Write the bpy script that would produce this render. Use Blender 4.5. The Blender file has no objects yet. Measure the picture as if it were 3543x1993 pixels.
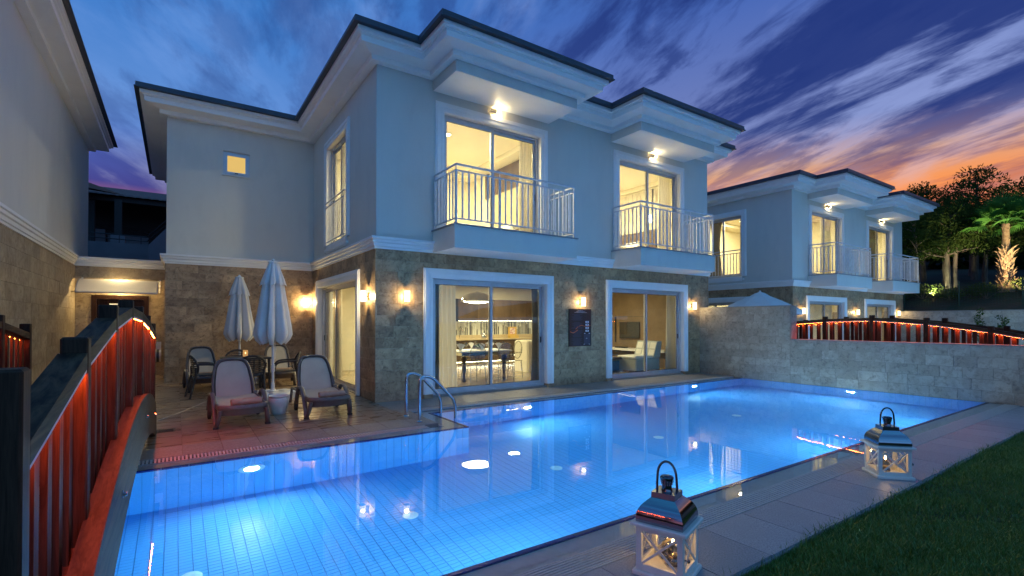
import bpy, bmesh, math, random
import numpy as np
from mathutils import Vector, Matrix, noise as mnoise

random.seed(7)
S = bpy.context.scene
COL = S.collection
PI = math.pi
R = math.radians

# ------------------------------------------------------------------ camera
cam_d = bpy.data.cameras.new('camera')
cam = bpy.data.objects.new('camera', cam_d)
COL.objects.link(cam)
cam.location = (-3.1195, -9.1759, 1.57)
cam.rotation_euler = (R(90.5732), 0, R(-34.2073))
cam_d.sensor_width = 36
cam_d.lens = 17.4083
cam_d.shift_y = 0.02796
cam_d.clip_start = 0.05
cam_d.clip_end = 3000
S.camera = cam

# ------------------------------------------------------------------ render look
S.render.engine = 'CYCLES'
S.cycles.use_denoising = True
try:
    S.cycles.denoiser = 'OPENIMAGEDENOISE'
except Exception:
    pass
S.cycles.max_bounces = 12
S.cycles.diffuse_bounces = 5
S.cycles.glossy_bounces = 4
S.cycles.transmission_bounces = 8
S.cycles.transparent_max_bounces = 16
S.cycles.volume_bounces = 0
S.cycles.caustics_reflective = False
S.cycles.caustics_refractive = True
S.cycles.sample_clamp_indirect = 12.0
S.cycles.use_light_tree = True
S.view_settings.view_transform = 'Standard'
S.view_settings.look = 'None'
S.view_settings.exposure = 0.32
S.view_settings.gamma = 1.0
S.view_settings.use_curve_mapping = False

SKY_STRENGTH = 1.12
SKY_FILL = (0.075, 0.34, 0.77)
POOL_LIGHT = 900.0

# ------------------------------------------------------------------ world: dusk sky with cloud streaks
wd = bpy.data.worlds.new('World')
S.world = wd
wd.use_nodes = True
nt = wd.node_tree
nt.nodes.clear()


def nn(t, typ, **kw):
    n = t.nodes.new(typ)
    for k_, v_ in kw.items():
        setattr(n, k_, v_)
    return n


def math_n(t, op, a, b=None, c=None, clamp=False):
    n = nn(t, 'ShaderNodeMath', operation=op, use_clamp=clamp)
    for i, x in enumerate((a, b, c)):
        if x is None:
            continue
        if isinstance(x, (int, float)):
            n.inputs[i].default_value = x
        else:
            t.links.new(x, n.inputs[i])
    return n.outputs[0]


def ramp_n(t, fac, stops, interp='LINEAR'):
    n = nn(t, 'ShaderNodeValToRGB')
    n.color_ramp.interpolation = interp
    el = n.color_ramp.elements
    while len(el) < len(stops):
        el.new(0.5)
    for e_, (p_, c_) in zip(el, stops):
        e_.position = p_
        e_.color = (c_[0], c_[1], c_[2], 1) if not isinstance(c_, (int, float)) else (c_, c_, c_, 1)
    t.links.new(fac, n.inputs[0])
    return n.outputs[0]


def mix_n(t, fac, a, b, mode='MIX'):
    n = nn(t, 'ShaderNodeMix', data_type='RGBA', blend_type=mode)
    n.clamp_factor = True
    for sock, x in ((n.inputs[0], fac), (n.inputs[6], a), (n.inputs[7], b)):
        if isinstance(x, (int, float)):
            sock.default_value = x
        elif isinstance(x, tuple):
            sock.default_value = (x[0], x[1], x[2], 1)
        else:
            t.links.new(x, sock)
    return n.outputs[2]


def build_sky():
    t = nt
    tc = nn(t, 'ShaderNodeTexCoord')
    sep = nn(t, 'ShaderNodeSeparateXYZ')
    t.links.new(tc.outputs['Generated'], sep.inputs[0])
    x, y, z = sep.outputs
    zc = math_n(t, 'MAXIMUM', z, 0.0)
    # direction of the sunset glow (towards +X)
    hx, hy = math.sin(R(78)), math.cos(R(78))
    d = math_n(t, 'ADD', math_n(t, 'MULTIPLY', x, hx), math_n(t, 'MULTIPLY', y, hy))
    hl = math_n(t, 'SQRT', math_n(t, 'ADD', math_n(t, 'MULTIPLY', x, x), math_n(t, 'MULTIPLY', y, y)))
    d = math_n(t, 'DIVIDE', d, math_n(t, 'MAXIMUM', hl, 0.001))
    g = nn(t, 'ShaderNodeMapRange', interpolation_type='SMOOTHSTEP')
    g.inputs[1].default_value = 0.30
    g.inputs[2].default_value = 0.97
    t.links.new(d, g.inputs[0])
    glow = g.outputs[0]
    warm = ramp_n(t, zc, [(0.0, (0.60, 0.08, 0.020)), (0.15, (0.76, 0.16, 0.026)), (0.215, (0.70, 0.23, 0.065)),
                          (0.265, (0.48, 0.27, 0.18)), (0.325, (0.13, 0.165, 0.36)), (0.52, (0.045, 0.10, 0.34)),
                          (1.0, (0.04, 0.17, 0.40))])
    cool = ramp_n(t, zc, [(0.0, (0.34, 0.09, 0.10)), (0.185, (0.30, 0.10, 0.13)), (0.215, (0.045, 0.045, 0.20)),
                          (0.26, (0.05, 0.08, 0.30)), (0.34, (0.085, 0.20, 0.48)), (0.48, (0.03, 0.14, 0.42)),
                          (1.0, (0.03, 0.20, 0.44))])
    base = mix_n(t, glow, cool, warm)
    # brighter blue added to the sky behind the camera to light the facade
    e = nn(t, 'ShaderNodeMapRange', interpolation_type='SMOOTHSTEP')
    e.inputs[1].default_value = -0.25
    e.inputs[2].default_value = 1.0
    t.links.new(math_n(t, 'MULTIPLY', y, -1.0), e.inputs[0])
    base = mix_n(t, e.outputs[0], base, SKY_FILL)
    # clouds live on a flat layer above the place
    den = math_n(t, 'ADD', zc, 0.10)
    cx_ = math_n(t, 'DIVIDE', x, den)
    cy_ = math_n(t, 'DIVIDE', y, den)
    cv = nn(t, 'ShaderNodeCombineXYZ')
    t.links.new(cx_, cv.inputs[0])
    t.links.new(cy_, cv.inputs[1])

    def cloud(rot, sc, nscale, loc, lo, hi, detail=7, rough=0.55, dist=0.6):
        m = nn(t, 'ShaderNodeMapping', vector_type='TEXTURE')
        m.inputs['Rotation'].default_value = (0, 0, rot)
        m.inputs['Scale'].default_value = (1 / sc[0], 1 / sc[1], 1)
        m.inputs['Location'].default_value = loc
        t.links.new(cv.outputs[0], m.inputs[0])
        n = nn(t, 'ShaderNodeTexNoise')
        n.inputs['Scale'].default_value = nscale
        n.inputs['Detail'].default_value = detail
        n.inputs['Roughness'].default_value = rough
        n.inputs['Distortion'].default_value = dist
        t.links.new(m.outputs[0], n.inputs['Vector'])
        return ramp_n(t, n.outputs[0], [(lo, 0.0), (hi, 1.0)], 'EASE')
    dark = cloud(R(76), (0.62, 1.75, 1), 1.25, (1.3, 0.4, 0), 0.44, 0.57, detail=10, rough=.62, dist=.2)
    dark2 = cloud(R(70), (0.8, 2.1, 1), 2.2, (5.1, 2.2, 3), 0.50, 0.64, dist=.35, detail=9, rough=.6)
    light = cloud(R(64), (0.65, 1.6, 1), 1.5, (9.3, 7.7, 5), 0.45, 0.66, detail=9, rough=.6, dist=.3)
    # pale streaks
    pale = mix_n(t, glow, (0.11, 0.23, 0.53), (0.21, 0.27, 0.52))
    pale_lo = mix_n(t, glow, (0.36, 0.29, 0.38), (0.72, 0.36, 0.20))
    lowk = ramp_n(t, zc, [(0.18, 1.0), (0.30, 0.0)])
    pale = mix_n(t, lowk, pale, pale_lo)
    amt = math_n(t, 'MULTIPLY', light, 0.62)
    base = mix_n(t, amt, base, pale)
    dcol = mix_n(t, lowk, (0.012, 0.028, 0.145), (0.050, 0.035, 0.13))
    kz = ramp_n(t, zc, [(0.13, 0.0), (0.20, 0.35), (0.27, 0.7), (0.34, 1.0)])
    right_more = math_n(t, 'ADD', math_n(t, 'MULTIPLY', glow, 0.55), 0.40)
    damt = math_n(t, 'MULTIPLY', math_n(t, 'MULTIPLY', dark, kz), right_more)
    base = mix_n(t, damt, base, dcol)
    damt2 = math_n(t, 'MULTIPLY', math_n(t, 'MULTIPLY', dark2, kz), math_n(t, 'MULTIPLY', right_more, 0.8))
    base = mix_n(t, damt2, base, dcol)
    # below the horizon: dark ground colour
    below = ramp_n(t, math_n(t, 'ADD', math_n(t, 'MULTIPLY', z, 10.0), 0.5), [(0.3, 0.0), (0.5, 1.0)])
    base = mix_n(t, below, (0.02, 0.02, 0.025), base)
    bg = nn(t, 'ShaderNodeBackground')
    bg.inputs['Strength'].default_value = SKY_STRENGTH
    t.links.new(base, bg.inputs[0])
    out = nn(t, 'ShaderNodeOutputWorld')
    t.links.new(bg.outputs[0], out.inputs[0])


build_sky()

# ------------------------------------------------------------------ mesh helpers
WL = {}


def wloc(o):
    return WL.get(o.name, Vector((0, 0, 0))) if o is not None else Vector((0, 0, 0))


def tag(o, label=None, cat=None, group=None, kind=None):
    if label:
        o['label'] = label
    if cat:
        o['category'] = cat
    if group:
        o['group'] = group
    if kind:
        o['kind'] = kind
    return o


def empty(name, loc=(0, 0, 0), rz=0.0, label=None, cat=None, group=None):
    o = bpy.data.objects.new(name, None)
    COL.objects.link(o)
    o.location = loc
    o.rotation_euler = (0, 0, rz)
    o.empty_display_size = 0.1
    WL[o.name] = Vector(loc)
    return tag(o, label, cat, group)


def link(name, me, parent=None, loc=(0, 0, 0), rot=(0, 0, 0), scale=(1, 1, 1)):
    o = bpy.data.objects.new(name, me)
    COL.objects.link(o)
    o.location = loc
    o.rotation_euler = rot
    o.scale = scale
    if parent is not None:
        o.parent = parent
    return o


def copy_tree(o, parent=None):
    c = o.copy()
    COL.objects.link(c)
    c.parent = parent
    if parent is None:
        WL[c.name] = Vector(o.location)
    for ch in o.children:
        copy_tree(ch, c)
    return c


class MB:
    def __init__(s):
        s.v = []
        s.f = []

    def add(s, vs, fs):
        b = len(s.v)
        s.v += [tuple(p) for p in vs]
        s.f += [tuple(i + b for i in f) for f in fs]
        return s

    def box(s, x0, y0, z0, x1, y1, z1):
        return s.add([(x0, y0, z0), (x1, y0, z0), (x1, y1, z0), (x0, y1, z0), (x0, y0, z1), (x1, y0, z1), (x1, y1, z1), (x0, y1, z1)],
                     [(0, 3, 2, 1), (4, 5, 6, 7), (0, 1, 5, 4), (1, 2, 6, 5), (2, 3, 7, 6), (3, 0, 4, 7)])

    def cbox(s, x0, y0, z0, x1, y1, z1, c=0.01):
        """box with chamfered vertical and top edges"""
        for z_a, z_b, i0, i1 in ((z0, z1 - c, 0, 0), (z1 - c, z1, 0, c)):
            pass
        ring = lambda z, e, k: [(x0 + e + k, y0 + e, z), (x1 - e - k, y0 + e, z), (x1 - e, y0 + e + k, z), (x1 - e, y1 - e - k, z),
                                (x1 - e - k, y1 - e, z), (x0 + e + k, y1 - e, z), (x0 + e, y1 - e - k, z), (x0 + e, y0 + e + k, z)]
        vs = ring(z0, 0, c) + ring(z1 - c, 0, c) + ring(z1, c, c * 0.6)
        fs = [tuple(range(7, -1, -1)), tuple(range(16, 24))]
        for r in (0, 8):
            for i in range(8):
                j = (i + 1) % 8
                fs.append((r + i, r + j, r + 8 + j, r + 8 + i))
        return s.add(vs, fs)

    def extr(s, poly, vec):
        """extrude a planar 3-D polygon by a vector"""
        n = len(poly)
        a = [Vector(p) for p in poly]
        b = [p + Vector(vec) for p in a]
        fs = [tuple(range(n - 1, -1, -1)), tuple(range(n, 2 * n))]
        fs += [(i, (i + 1) % n, n + (i + 1) % n, n + i) for i in range(n)]
        return s.add(a + b, fs)

    def tube(s, pts, r, n=8, closed=False, flat=1.0, up=None):
        P = [Vector(p) for p in pts]
        m = len(P)
        rr = r if isinstance(r, (list, tuple)) else [r] * m
        T = []
        for i in range(m):
            a = P[(i - 1) % m] if (closed or i > 0) else P[i]
            b = P[(i + 1) % m] if (closed or i < m - 1) else P[i]
            T.append((b - a).normalized())
        u = Vector(up) if up else (Vector((0, 0, 1)) if abs(T[0].z) < 0.9 else Vector((1, 0, 0)))
        u = (u - T[0] * u.dot(T[0])).normalized()
        vs = []
        for i in range(m):
            u = (u - T[i] * u.dot(T[i]))
            u = u.normalized() if u.length > 1e-6 else Vector((1, 0, 0))
            w = T[i].cross(u)
            for j in range(n):
                a = 2 * PI * (j + 0.5) / n
                vs.append(P[i] + (u * math.cos(a) * flat + w * math.sin(a)) * rr[i])
        fs = []
        for i in range(m if closed else m - 1):
            k2 = (i + 1) % m
            for j in range(n):
                j2 = (j + 1) % n
                fs.append((i * n + j, i * n + j2, k2 * n + j2, k2 * n + j))
        if not closed:
            fs.append(tuple(range(n - 1, -1, -1)))
            fs.append(tuple((m - 1) * n + j for j in range(n)))
        return s.add(vs, fs)

    def lathe(s, prof, n=20, c=(0, 0, 0), caps=True):
        vs = []
        for r, z in prof:
            for j in range(n):
                a = 2 * PI * j / n
                vs.append((c[0] + r * math.cos(a), c[1] + r * math.sin(a), c[2] + z))
        fs = []
        for i in range(len(prof) - 1):
            for j in range(n):
                j2 = (j + 1) % n
                fs.append((i * n + j, i * n + j2, (i + 1) * n + j2, (i + 1) * n + j))
        if caps:
            fs.append(tuple(range(n - 1, -1, -1)))
            fs.append(tuple((len(prof) - 1) * n + j for j in range(n)))
        return s.add(vs, fs)

    def sweep(s, path, prof, closed=False):
        """profile (out, z) swept along an axis aligned plan path; outward is to the right of travel"""
        m = len(path)
        nrm = []
        for i in range(m if closed else m - 1):
            a, b = path[i], path[(i + 1) % m]
            dx, dy = b[0] - a[0], b[1] - a[1]
            l = math.hypot(dx, dy)
            nrm.append((dy / l, -dx / l))
        vs = []
        for i in range(m):
            if closed:
                n0, n1 = nrm[i - 1], nrm[i]
            else:
                n0 = nrm[max(i - 1, 0)]
                n1 = nrm[min(i, m - 2)]
            dot = n0[0] * n1[0] + n0[1] * n1[1]
            k_ = 1.0 / (1.0 + dot) if dot > -0.99 else 1.0
            ox, oy = (n0[0] + n1[0]) * k_, (n0[1] + n1[1]) * k_
            for o_, z in prof:
                vs.append((path[i][0] + ox * o_, path[i][1] + oy * o_, z))
        q = len(prof)
        fs = []
        for i in range(m if closed else m - 1):
            j = (i + 1) % m
            for k_ in range(q - 1):
                fs.append((i * q + k_, j * q + k_, j * q + k_ + 1, i * q + k_ + 1))
        if not closed:
            fs.append(tuple(range(q)))
            fs.append(tuple((m - 1) * q + k_ for k_ in range(q - 1, -1, -1)))
        return s.add(vs, fs)

    def mesh(s, name, mat, off=Vector((0, 0, 0)), smooth=False, angle=40):
        me = bpy.data.meshes.new(name)
        me.from_pydata([(p[0] - off[0], p[1] - off[1], p[2] - off[2]) for p in s.v], [], s.f)
        if mat:
            me.materials.append(mat)
        me.validate()
        if smooth:
            me.polygons.foreach_set('use_smooth', [True] * len(me.polygons))
            try:
                me.set_sharp_from_angle(angle=R(angle))
            except Exception:
                pass
        me.update()
        return me

    def build(s, name, mat, parent=None, smooth=False, local=False, angle=40):
        """world coordinates by default (parent chain only translated); local=True: parent's own coordinates"""
        off = Vector((0, 0, 0))
        if parent is not None and not local:
            off = wloc(parent)
        o = link(name, s.mesh(name, mat, off, smooth, angle), parent)
        if parent is not None:
            WL[o.name] = wloc(parent)
        else:
            WL[o.name] = Vector((0, 0, 0))
        return o


def recalc(o):
    bm = bmesh.new()
    bm.from_mesh(o.data)
    bmesh.ops.recalc_face_normals(bm, faces=bm.faces)
    bm.to_mesh(o.data)
    bm.free()
    return o


def one(mb, name, mat, label, cat, group=None, smooth=False, base=None, angle=40):
    """a thing that is one mesh, its origin at its base"""
    b = base
    if b is None:
        xs = [p[0] for p in mb.v]
        ys = [p[1] for p in mb.v]
        zs = [p[2] for p in mb.v]
        b = ((min(xs) + max(xs)) / 2, (min(ys) + max(ys)) / 2, min(zs))
    o = link(name, mb.mesh(name, mat, Vector(b), smooth, angle), None, b)
    WL[o.name] = Vector(b)
    return tag(o, label, cat, group)


# ------------------------------------------------------------------ material helpers
def new_mat(name):
    m = bpy.data.materials.new(name)
    m.use_nodes = True
    m.node_tree.nodes.clear()
    return m, m.node_tree


def coords(t, mode, stretch=(1, 1, 1), rot=(0, 0, 0), rnd=False):
    if mode == 'obj':
        src = nn(t, 'ShaderNodeTexCoord').outputs['Object']
    else:
        src = nn(t, 'ShaderNodeNewGeometry').outputs['Position']
    m = nn(t, 'ShaderNodeMapping')
    m.inputs['Scale'].default_value = stretch
    m.inputs['Rotation'].default_value = rot
    t.links.new(src, m.inputs[0])
    if rnd:
        oi = nn(t, 'ShaderNodeObjectInfo')
        v = nn(t, 'ShaderNodeVectorMath', operation='SCALE')
        cmb = nn(t, 'ShaderNodeCombineXYZ')
        t.links.new(oi.outputs['Random'], cmb.inputs[0])
        t.links.new(oi.outputs['Random'], cmb.inputs[1])
        t.links.new(cmb.outputs[0], v.inputs[0])
        v.inputs['Scale'].default_value = 37.0
        t.links.new(v.outputs[0], m.inputs['Location'])
    return m.outputs[0]


def noise(t, vec, scale, detail=5, rough=0.55, dist=0.0):
    n = nn(t, 'ShaderNodeTexNoise')
    n.inputs['Scale'].default_value = scale
    n.inputs['Detail'].default_value = detail
    n.inputs['Roughness'].default_value = rough
    n.inputs['Distortion'].default_value = dist
    t.links.new(vec, n.inputs['Vector'])
    return n.outputs[0]


def pbr(name, col, rough=0.6, metal=0.0, var=None, var2=None, bump=None, mode='pos', stretch=(1, 1, 1), rnd=0.0,
        rvar=0.0, emit=None, spec=0.5, coat=0.0, rough_noise=None):
    """var = (scale, other colour, lo, hi); bump = (scale, strength, distance)"""
    m, t = new_mat(name)
    b = nn(t, 'ShaderNodeBsdfPrincipled')
    b.inputs['Roughness'].default_value = rough
    b.inputs['Metallic'].default_value = metal
    b.inputs['Specular IOR Level'].default_value = spec
    b.inputs['Coat Weight'].default_value = coat
    vec = coords(t, mode, stretch, rnd=rnd > 0)
    c = (col[0], col[1], col[2])
    for v_ in (var, var2):
        if v_:
            n = noise(t, vec, v_[0], 6, 0.6, 0.3)
            f = ramp_n(t, n, [(v_[2], 0.0), (v_[3], 1.0)])
            c = mix_n(t, f, c, v_[1])
    if rnd > 0:
        oi = nn(t, 'ShaderNodeObjectInfo')
        k_ = math_n(t, 'ADD', math_n(t, 'MULTIPLY', oi.outputs['Random'], 2 * rnd), 1.0 - rnd)
        cc = nn(t, 'ShaderNodeCombineXYZ')
        for i in range(3):
            t.links.new(k_, cc.inputs[i])
        c = mix_n(t, 1.0, c, cc.outputs[0], 'MULTIPLY')
    if isinstance(c, tuple):
        b.inputs['Base Color'].default_value = (c[0], c[1], c[2], 1)
    else:
        t.links.new(c, b.inputs['Base Color'])
    if rough_noise:
        n = noise(t, vec, rough_noise[0], 4)
        mr = nn(t, 'ShaderNodeMapRange')
        mr.inputs[1].default_value = 0.35
        mr.inputs[2].default_value = 0.65
        mr.inputs[3].default_value = rough_noise[1]
        mr.inputs[4].default_value = rough_noise[2]
        t.links.new(n, mr.inputs[0])
        t.links.new(mr.outputs[0], b.inputs['Roughness'])
    if bump:
        n = noise(t, vec, bump[0], 6, 0.6)
        bp = nn(t, 'ShaderNodeBump')
        bp.inputs['Strength'].default_value = bump[1]
        bp.inputs['Distance'].default_value = bump[2]
        t.links.new(n, bp.inputs['Height'])
        t.links.new(bp.outputs[0], b.inputs['Normal'])
    if emit:
        b.inputs['Emission Color'].default_value = (emit[0], emit[1], emit[2], 1)
        b.inputs['Emission Strength'].default_value = emit[3]
    o = nn(t, 'ShaderNodeOutputMaterial')
    t.links.new(b.outputs[0], o.inputs[0])
    return m


def emis(name, col, strength):
    m, t = new_mat(name)
    e = nn(t, 'ShaderNodeEmission')
    e.inputs[0].default_value = (col[0], col[1], col[2], 1)
    e.inputs[1].default_value = strength
    o = nn(t, 'ShaderNodeOutputMaterial')
    t.links.new(e.outputs[0], o.inputs[0])
    return m


def glass_mat(name, tint=(0.95, 0.97, 0.96), ior=1.5, gain=1.0):
    m, t = new_mat(name)
    tr = nn(t, 'ShaderNodeBsdfTransparent')
    tr.inputs[0].default_value = (tint[0], tint[1], tint[2], 1)
    gl = nn(t, 'ShaderNodeBsdfGlossy')
    gl.inputs['Roughness'].default_value = 0.0
    lw = nn(t, 'ShaderNodeLayerWeight')
    lw.inputs[0].default_value = 0.5
    f0 = ((ior - 1) / (ior + 1)) ** 2
    fr = math_n(t, 'ADD', math_n(t, 'MULTIPLY', math_n(t, 'POWER', lw.outputs['Facing'], 5.0), 1 - f0), f0)
    mx = nn(t, 'ShaderNodeMixShader')
    t.links.new(math_n(t, 'MULTIPLY', fr, gain, clamp=True), mx.inputs[0])
    t.links.new(tr.outputs[0], mx.inputs[1])
    t.links.new(gl.outputs[0], mx.inputs[2])
    o = nn(t, 'ShaderNodeOutputMaterial')
    t.links.new(mx.outputs[0], o.inputs[0])
    return m


def shade_mat(name, col, strength, through=0.5):
    """lamp shade that glows and lets part of its bulb's light out"""
    m, t = new_mat(name)
    tr = nn(t, 'ShaderNodeBsdfTransparent')
    e = nn(t, 'ShaderNodeEmission')
    e.inputs[0].default_value = (col[0], col[1], col[2], 1)
    e.inputs[1].default_value = strength
    mx = nn(t, 'ShaderNodeMixShader')
    mx.inputs[0].default_value = 1 - through
    t.links.new(tr.outputs[0], mx.inputs[1])
    t.links.new(e.outputs[0], mx.inputs[2])
    o = nn(t, 'ShaderNodeOutputMaterial')
    t.links.new(mx.outputs[0], o.inputs[0])
    return m


def cloth_mat(name, col, trans=0.4, rough=0.8, bump=None):
    m, t = new_mat(name)
    d = nn(t, 'ShaderNodeBsdfDiffuse')
    d.inputs[0].default_value = (*col, 1)
    tl = nn(t, 'ShaderNodeBsdfTranslucent')
    tl.inputs[0].default_value = (*col, 1)
    mx = nn(t, 'ShaderNodeMixShader')
    mx.inputs[0].default_value = trans
    t.links.new(d.outputs[0], mx.inputs[1])
    t.links.new(tl.outputs[0], mx.inputs[2])
    o = nn(t, 'ShaderNodeOutputMaterial')
    t.links.new(mx.outputs[0], o.inputs[0])
    return m


def stone_mat(name, c0, c1, c2, rnd=0.16, rough=(0.35, 0.7)):
    """travertine: clouded, pitted, every tile its own cut"""
    m, t = new_mat(name)
    b = nn(t, 'ShaderNodeBsdfPrincipled')
    vec = coords(t, 'pos', (1, 1, 1), rnd=True)
    n1 = noise(t, vec, 2.6, 8, 0.68, 0.8)
    n2 = noise(t, vec, 11.0, 8, 0.72, 0.6)
    n3 = noise(t, vec, 46.0, 5, 0.7)
    f1 = ramp_n(t, n1, [(0.38, 0.0), (0.62, 1.0)])
    c = mix_n(t, f1, c0, c1)
    f2 = ramp_n(t, n2, [(0.50, 0.0), (0.66, 1.0)])
    c = mix_n(t, math_n(t, 'MULTIPLY', f2, 0.85), c, c2)
    f3 = ramp_n(t, n3, [(0.60, 0.0), (0.72, 1.0)])
    c = mix_n(t, math_n(t, 'MULTIPLY', f3, 0.75), c, (c2[0] * 0.45, c2[1] * 0.45, c2[2] * 0.45))
    oi = nn(t, 'ShaderNodeObjectInfo')
    k_ = math_n(t, 'ADD', math_n(t, 'MULTIPLY', oi.outputs['Random'], 2 * rnd), 1.0 - rnd)
    cc = nn(t, 'ShaderNodeCombineXYZ')
    for i in range(3):
        t.links.new(k_, cc.inputs[i])
    c = mix_n(t, 1.0, c, cc.outputs[0], 'MULTIPLY')
    t.links.new(c, b.inputs['Base Color'])
    mr = nn(t, 'ShaderNodeMapRange')
    mr.inputs[3].default_value = rough[0]
    mr.inputs[4].default_value = rough[1]
    t.links.new(n2, mr.inputs[0])
    t.links.new(mr.outputs[0], b.inputs['Roughness'])
    bp = nn(t, 'ShaderNodeBump')
    bp.inputs['Strength'].default_value = 0.7
    bp.inputs['Distance'].default_value = 0.006
    t.links.new(n2, bp.inputs['Height'])
    t.links.new(bp.outputs[0], b.inputs['Normal'])
    o = nn(t, 'ShaderNodeOutputMaterial')
    t.links.new(b.outputs[0], o.inputs[0])
    return m


def wood_mat(name, dark, lite, axis, rough=0.55, scale=3.0):
    m, t = new_mat(name)
    b = nn(t, 'ShaderNodeBsdfPrincipled')
    st = [14.0, 14.0, 14.0]
    st[axis] = 0.9
    vec = coords(t, 'pos', tuple(st), rnd=True)
    n1 = noise(t, vec, scale, 6, 0.62, 0.9)
    f = ramp_n(t, n1, [(0.36, 0.0), (0.62, 1.0)])
    c = mix_n(t, f, dark, lite)
    n2 = noise(t, vec, scale * 5, 4, 0.6)
    c = mix_n(t, math_n(t, 'MULTIPLY', ramp_n(t, n2, [(0.5, 0.0), (0.75, 1.0)]), 0.5), c, (dark[0] * 0.4, dark[1] * 0.4, dark[2] * 0.4))
    oi = nn(t, 'ShaderNodeObjectInfo')
    k_ = math_n(t, 'ADD', math_n(t, 'MULTIPLY', oi.outputs['Random'], 0.5), 0.75)
    cc = nn(t, 'ShaderNodeCombineXYZ')
    for i in range(3):
        t.links.new(k_, cc.inputs[i])
    c = mix_n(t, 1.0, c, cc.outputs[0], 'MULTIPLY')
    t.links.new(c, b.inputs['Base Color'])
    b.inputs['Roughness'].default_value = rough
    b.inputs['Specular IOR Level'].default_value = 0.12
    bp = nn(t, 'ShaderNodeBump')
    bp.inputs['Strength'].default_value = 0.25
    bp.inputs['Distance'].default_value = 0.003
    t.links.new(n1, bp.inputs['Height'])
    t.links.new(bp.outputs[0], b.inputs['Normal'])
    o = nn(t, 'ShaderNodeOutputMaterial')
    t.links.new(b.outputs[0], o.inputs[0])
    return m


M = {}
M['stucco'] = pbr('stucco', (0.68, 0.66, 0.60), 0.85, var=(0.8, (0.63, 0.61, 0.56), 0.35, 0.7), var2=(3.0, (0.60, 0.585, 0.54), 0.5, 0.85), bump=(70, 0.5, 0.006), stretch=(1, 1, .4))
M['white'] = pbr('white_paint', (0.86, 0.86, 0.85), 0.55, var=(1.5, (0.79, 0.79, 0.78), 0.45, 0.75), bump=(60, 0.08, 0.003))
M['stone'] = stone_mat('travertine', (0.48, 0.325, 0.185), (0.28, 0.17, 0.09), (0.14, 0.085, 0.045), rnd=.17)
M['stone_pale'] = stone_mat('pale_travertine', (0.42, 0.355, 0.275), (0.30, 0.25, 0.19), (0.16, 0.13, 0.10), rnd=0.15)
M['grout'] = pbr('grout', (0.27, 0.225, 0.175), 0.9, bump=(40, 0.2, 0.003))
M['cap'] = pbr('slate_metal', (0.045, 0.055, 0.075), 0.45, 0.3, var=(2, (0.06, 0.07, 0.09), 0.4, 0.7))
M['alu'] = pbr('aluminium', (0.58, 0.58, 0.60), 0.38, 0.55, var=(6, (0.5, 0.5, 0.52), 0.4, 0.7))
M['rubber'] = pbr('black_seal', (0.012, 0.012, 0.014), 0.5)
M['glass'] = glass_mat('window_glass', (0.93, 0.95, 0.93), 1.5)
M['rail'] = pbr('railing_paint', (0.70, 0.70, 0.72), 0.4, 0.1, var=(9, (0.53, 0.53, 0.55), 0.4, 0.7))
M['steel'] = pbr('polished_steel', (0.52, 0.53, 0.55), 0.12, 1.0)
M['chrome'] = pbr('chrome', (0.80, 0.80, 0.82), 0.06, 1.0)
M['tinchrome'] = pbr('tinted_chrome', (0.34, 0.35, 0.38), 0.09, 1.0)
M['darkchrome'] = pbr('dark_chrome', (0.18, 0.18, 0.20), 0.12, 1.0)
M['roof'] = pbr('clay_roof', (0.16, 0.07, 0.045), 0.8, var=(5, (0.09, 0.045, 0.035), 0.4, 0.7), bump=(30, 0.3, 0.01))
M['cream'] = pbr('cream_room', (0.80, 0.75, 0.58), 0.8, var=(1.2, (0.76, 0.71, 0.55), 0.4, 0.7))
M['ceil'] = pbr('ceiling_white', (0.82, 0.77, 0.62), 0.85, var=(1.2, (0.78, 0.73, 0.59), 0.4, 0.7))
M['floor_in'] = pbr('room_floor', (0.36, 0.28, 0.17), 0.22, var=(1.8, (0.28, 0.21, 0.13), 0.4, 0.7), stretch=(1, 4, 1), bump=(20, 0.05, 0.002))
M['walnut'] = pbr('walnut_panel', (0.13, 0.085, 0.05), 0.4, var=(3, (0.08, 0.05, 0.03), 0.35, 0.65), stretch=(1, 1, 0.35), rnd=0.08)
M['curtain'] = cloth_mat('sheer_curtain', (0.78, 0.74, 0.62), 0.5)
M['drape'] = cloth_mat('heavy_drape', (0.30, 0.26, 0.19), 0.12)
M['led_red'] = emis('red_strip', (1.0, 0.11, 0.010), 200.0)
M['warm'] = emis('warm_bulb', (1.0, 0.72, 0.36), 30.0)
M['sconce'] = shade_mat('sconce_shade', (1.0, 0.84, 0.48), 3.2, 0.45)
M['bronze'] = pbr('bronze', (0.10, 0.07, 0.045), 0.4, 0.7, var=(30, (0.07, 0.05, 0.03), 0.4, 0.6))


def lamp(name, kind, loc, power, col, parent=None, size=0.05, rot=(0, 0, 0), spot=None):
    d = bpy.data.lights.new(name, kind)
    d.energy = power
    d.color = col
    if kind == 'AREA':
        d.shape = 'DISK'
        d.size = size
    else:
        d.shadow_soft_size = size
    if spot:
        d.spot_size = spot[0]
        d.spot_blend = spot[1]
    o = bpy.data.objects.new(name, d)
    COL.objects.link(o)
    if parent is not None:
        o.parent = parent
        o.location = Vector(loc) - wloc(parent)
    else:
        o.location = loc
    o.rotation_euler = rot
    return o


UNIT = MB().box(-0.5, -0.5, -0.5, 0.5, 0.5, 0.5)
UNITS = {}


def unit(mat):
    if mat.name not in UNITS:
        UNITS[mat.name] = UNIT.mesh('piece', mat)
    return UNITS[mat.name]


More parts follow.
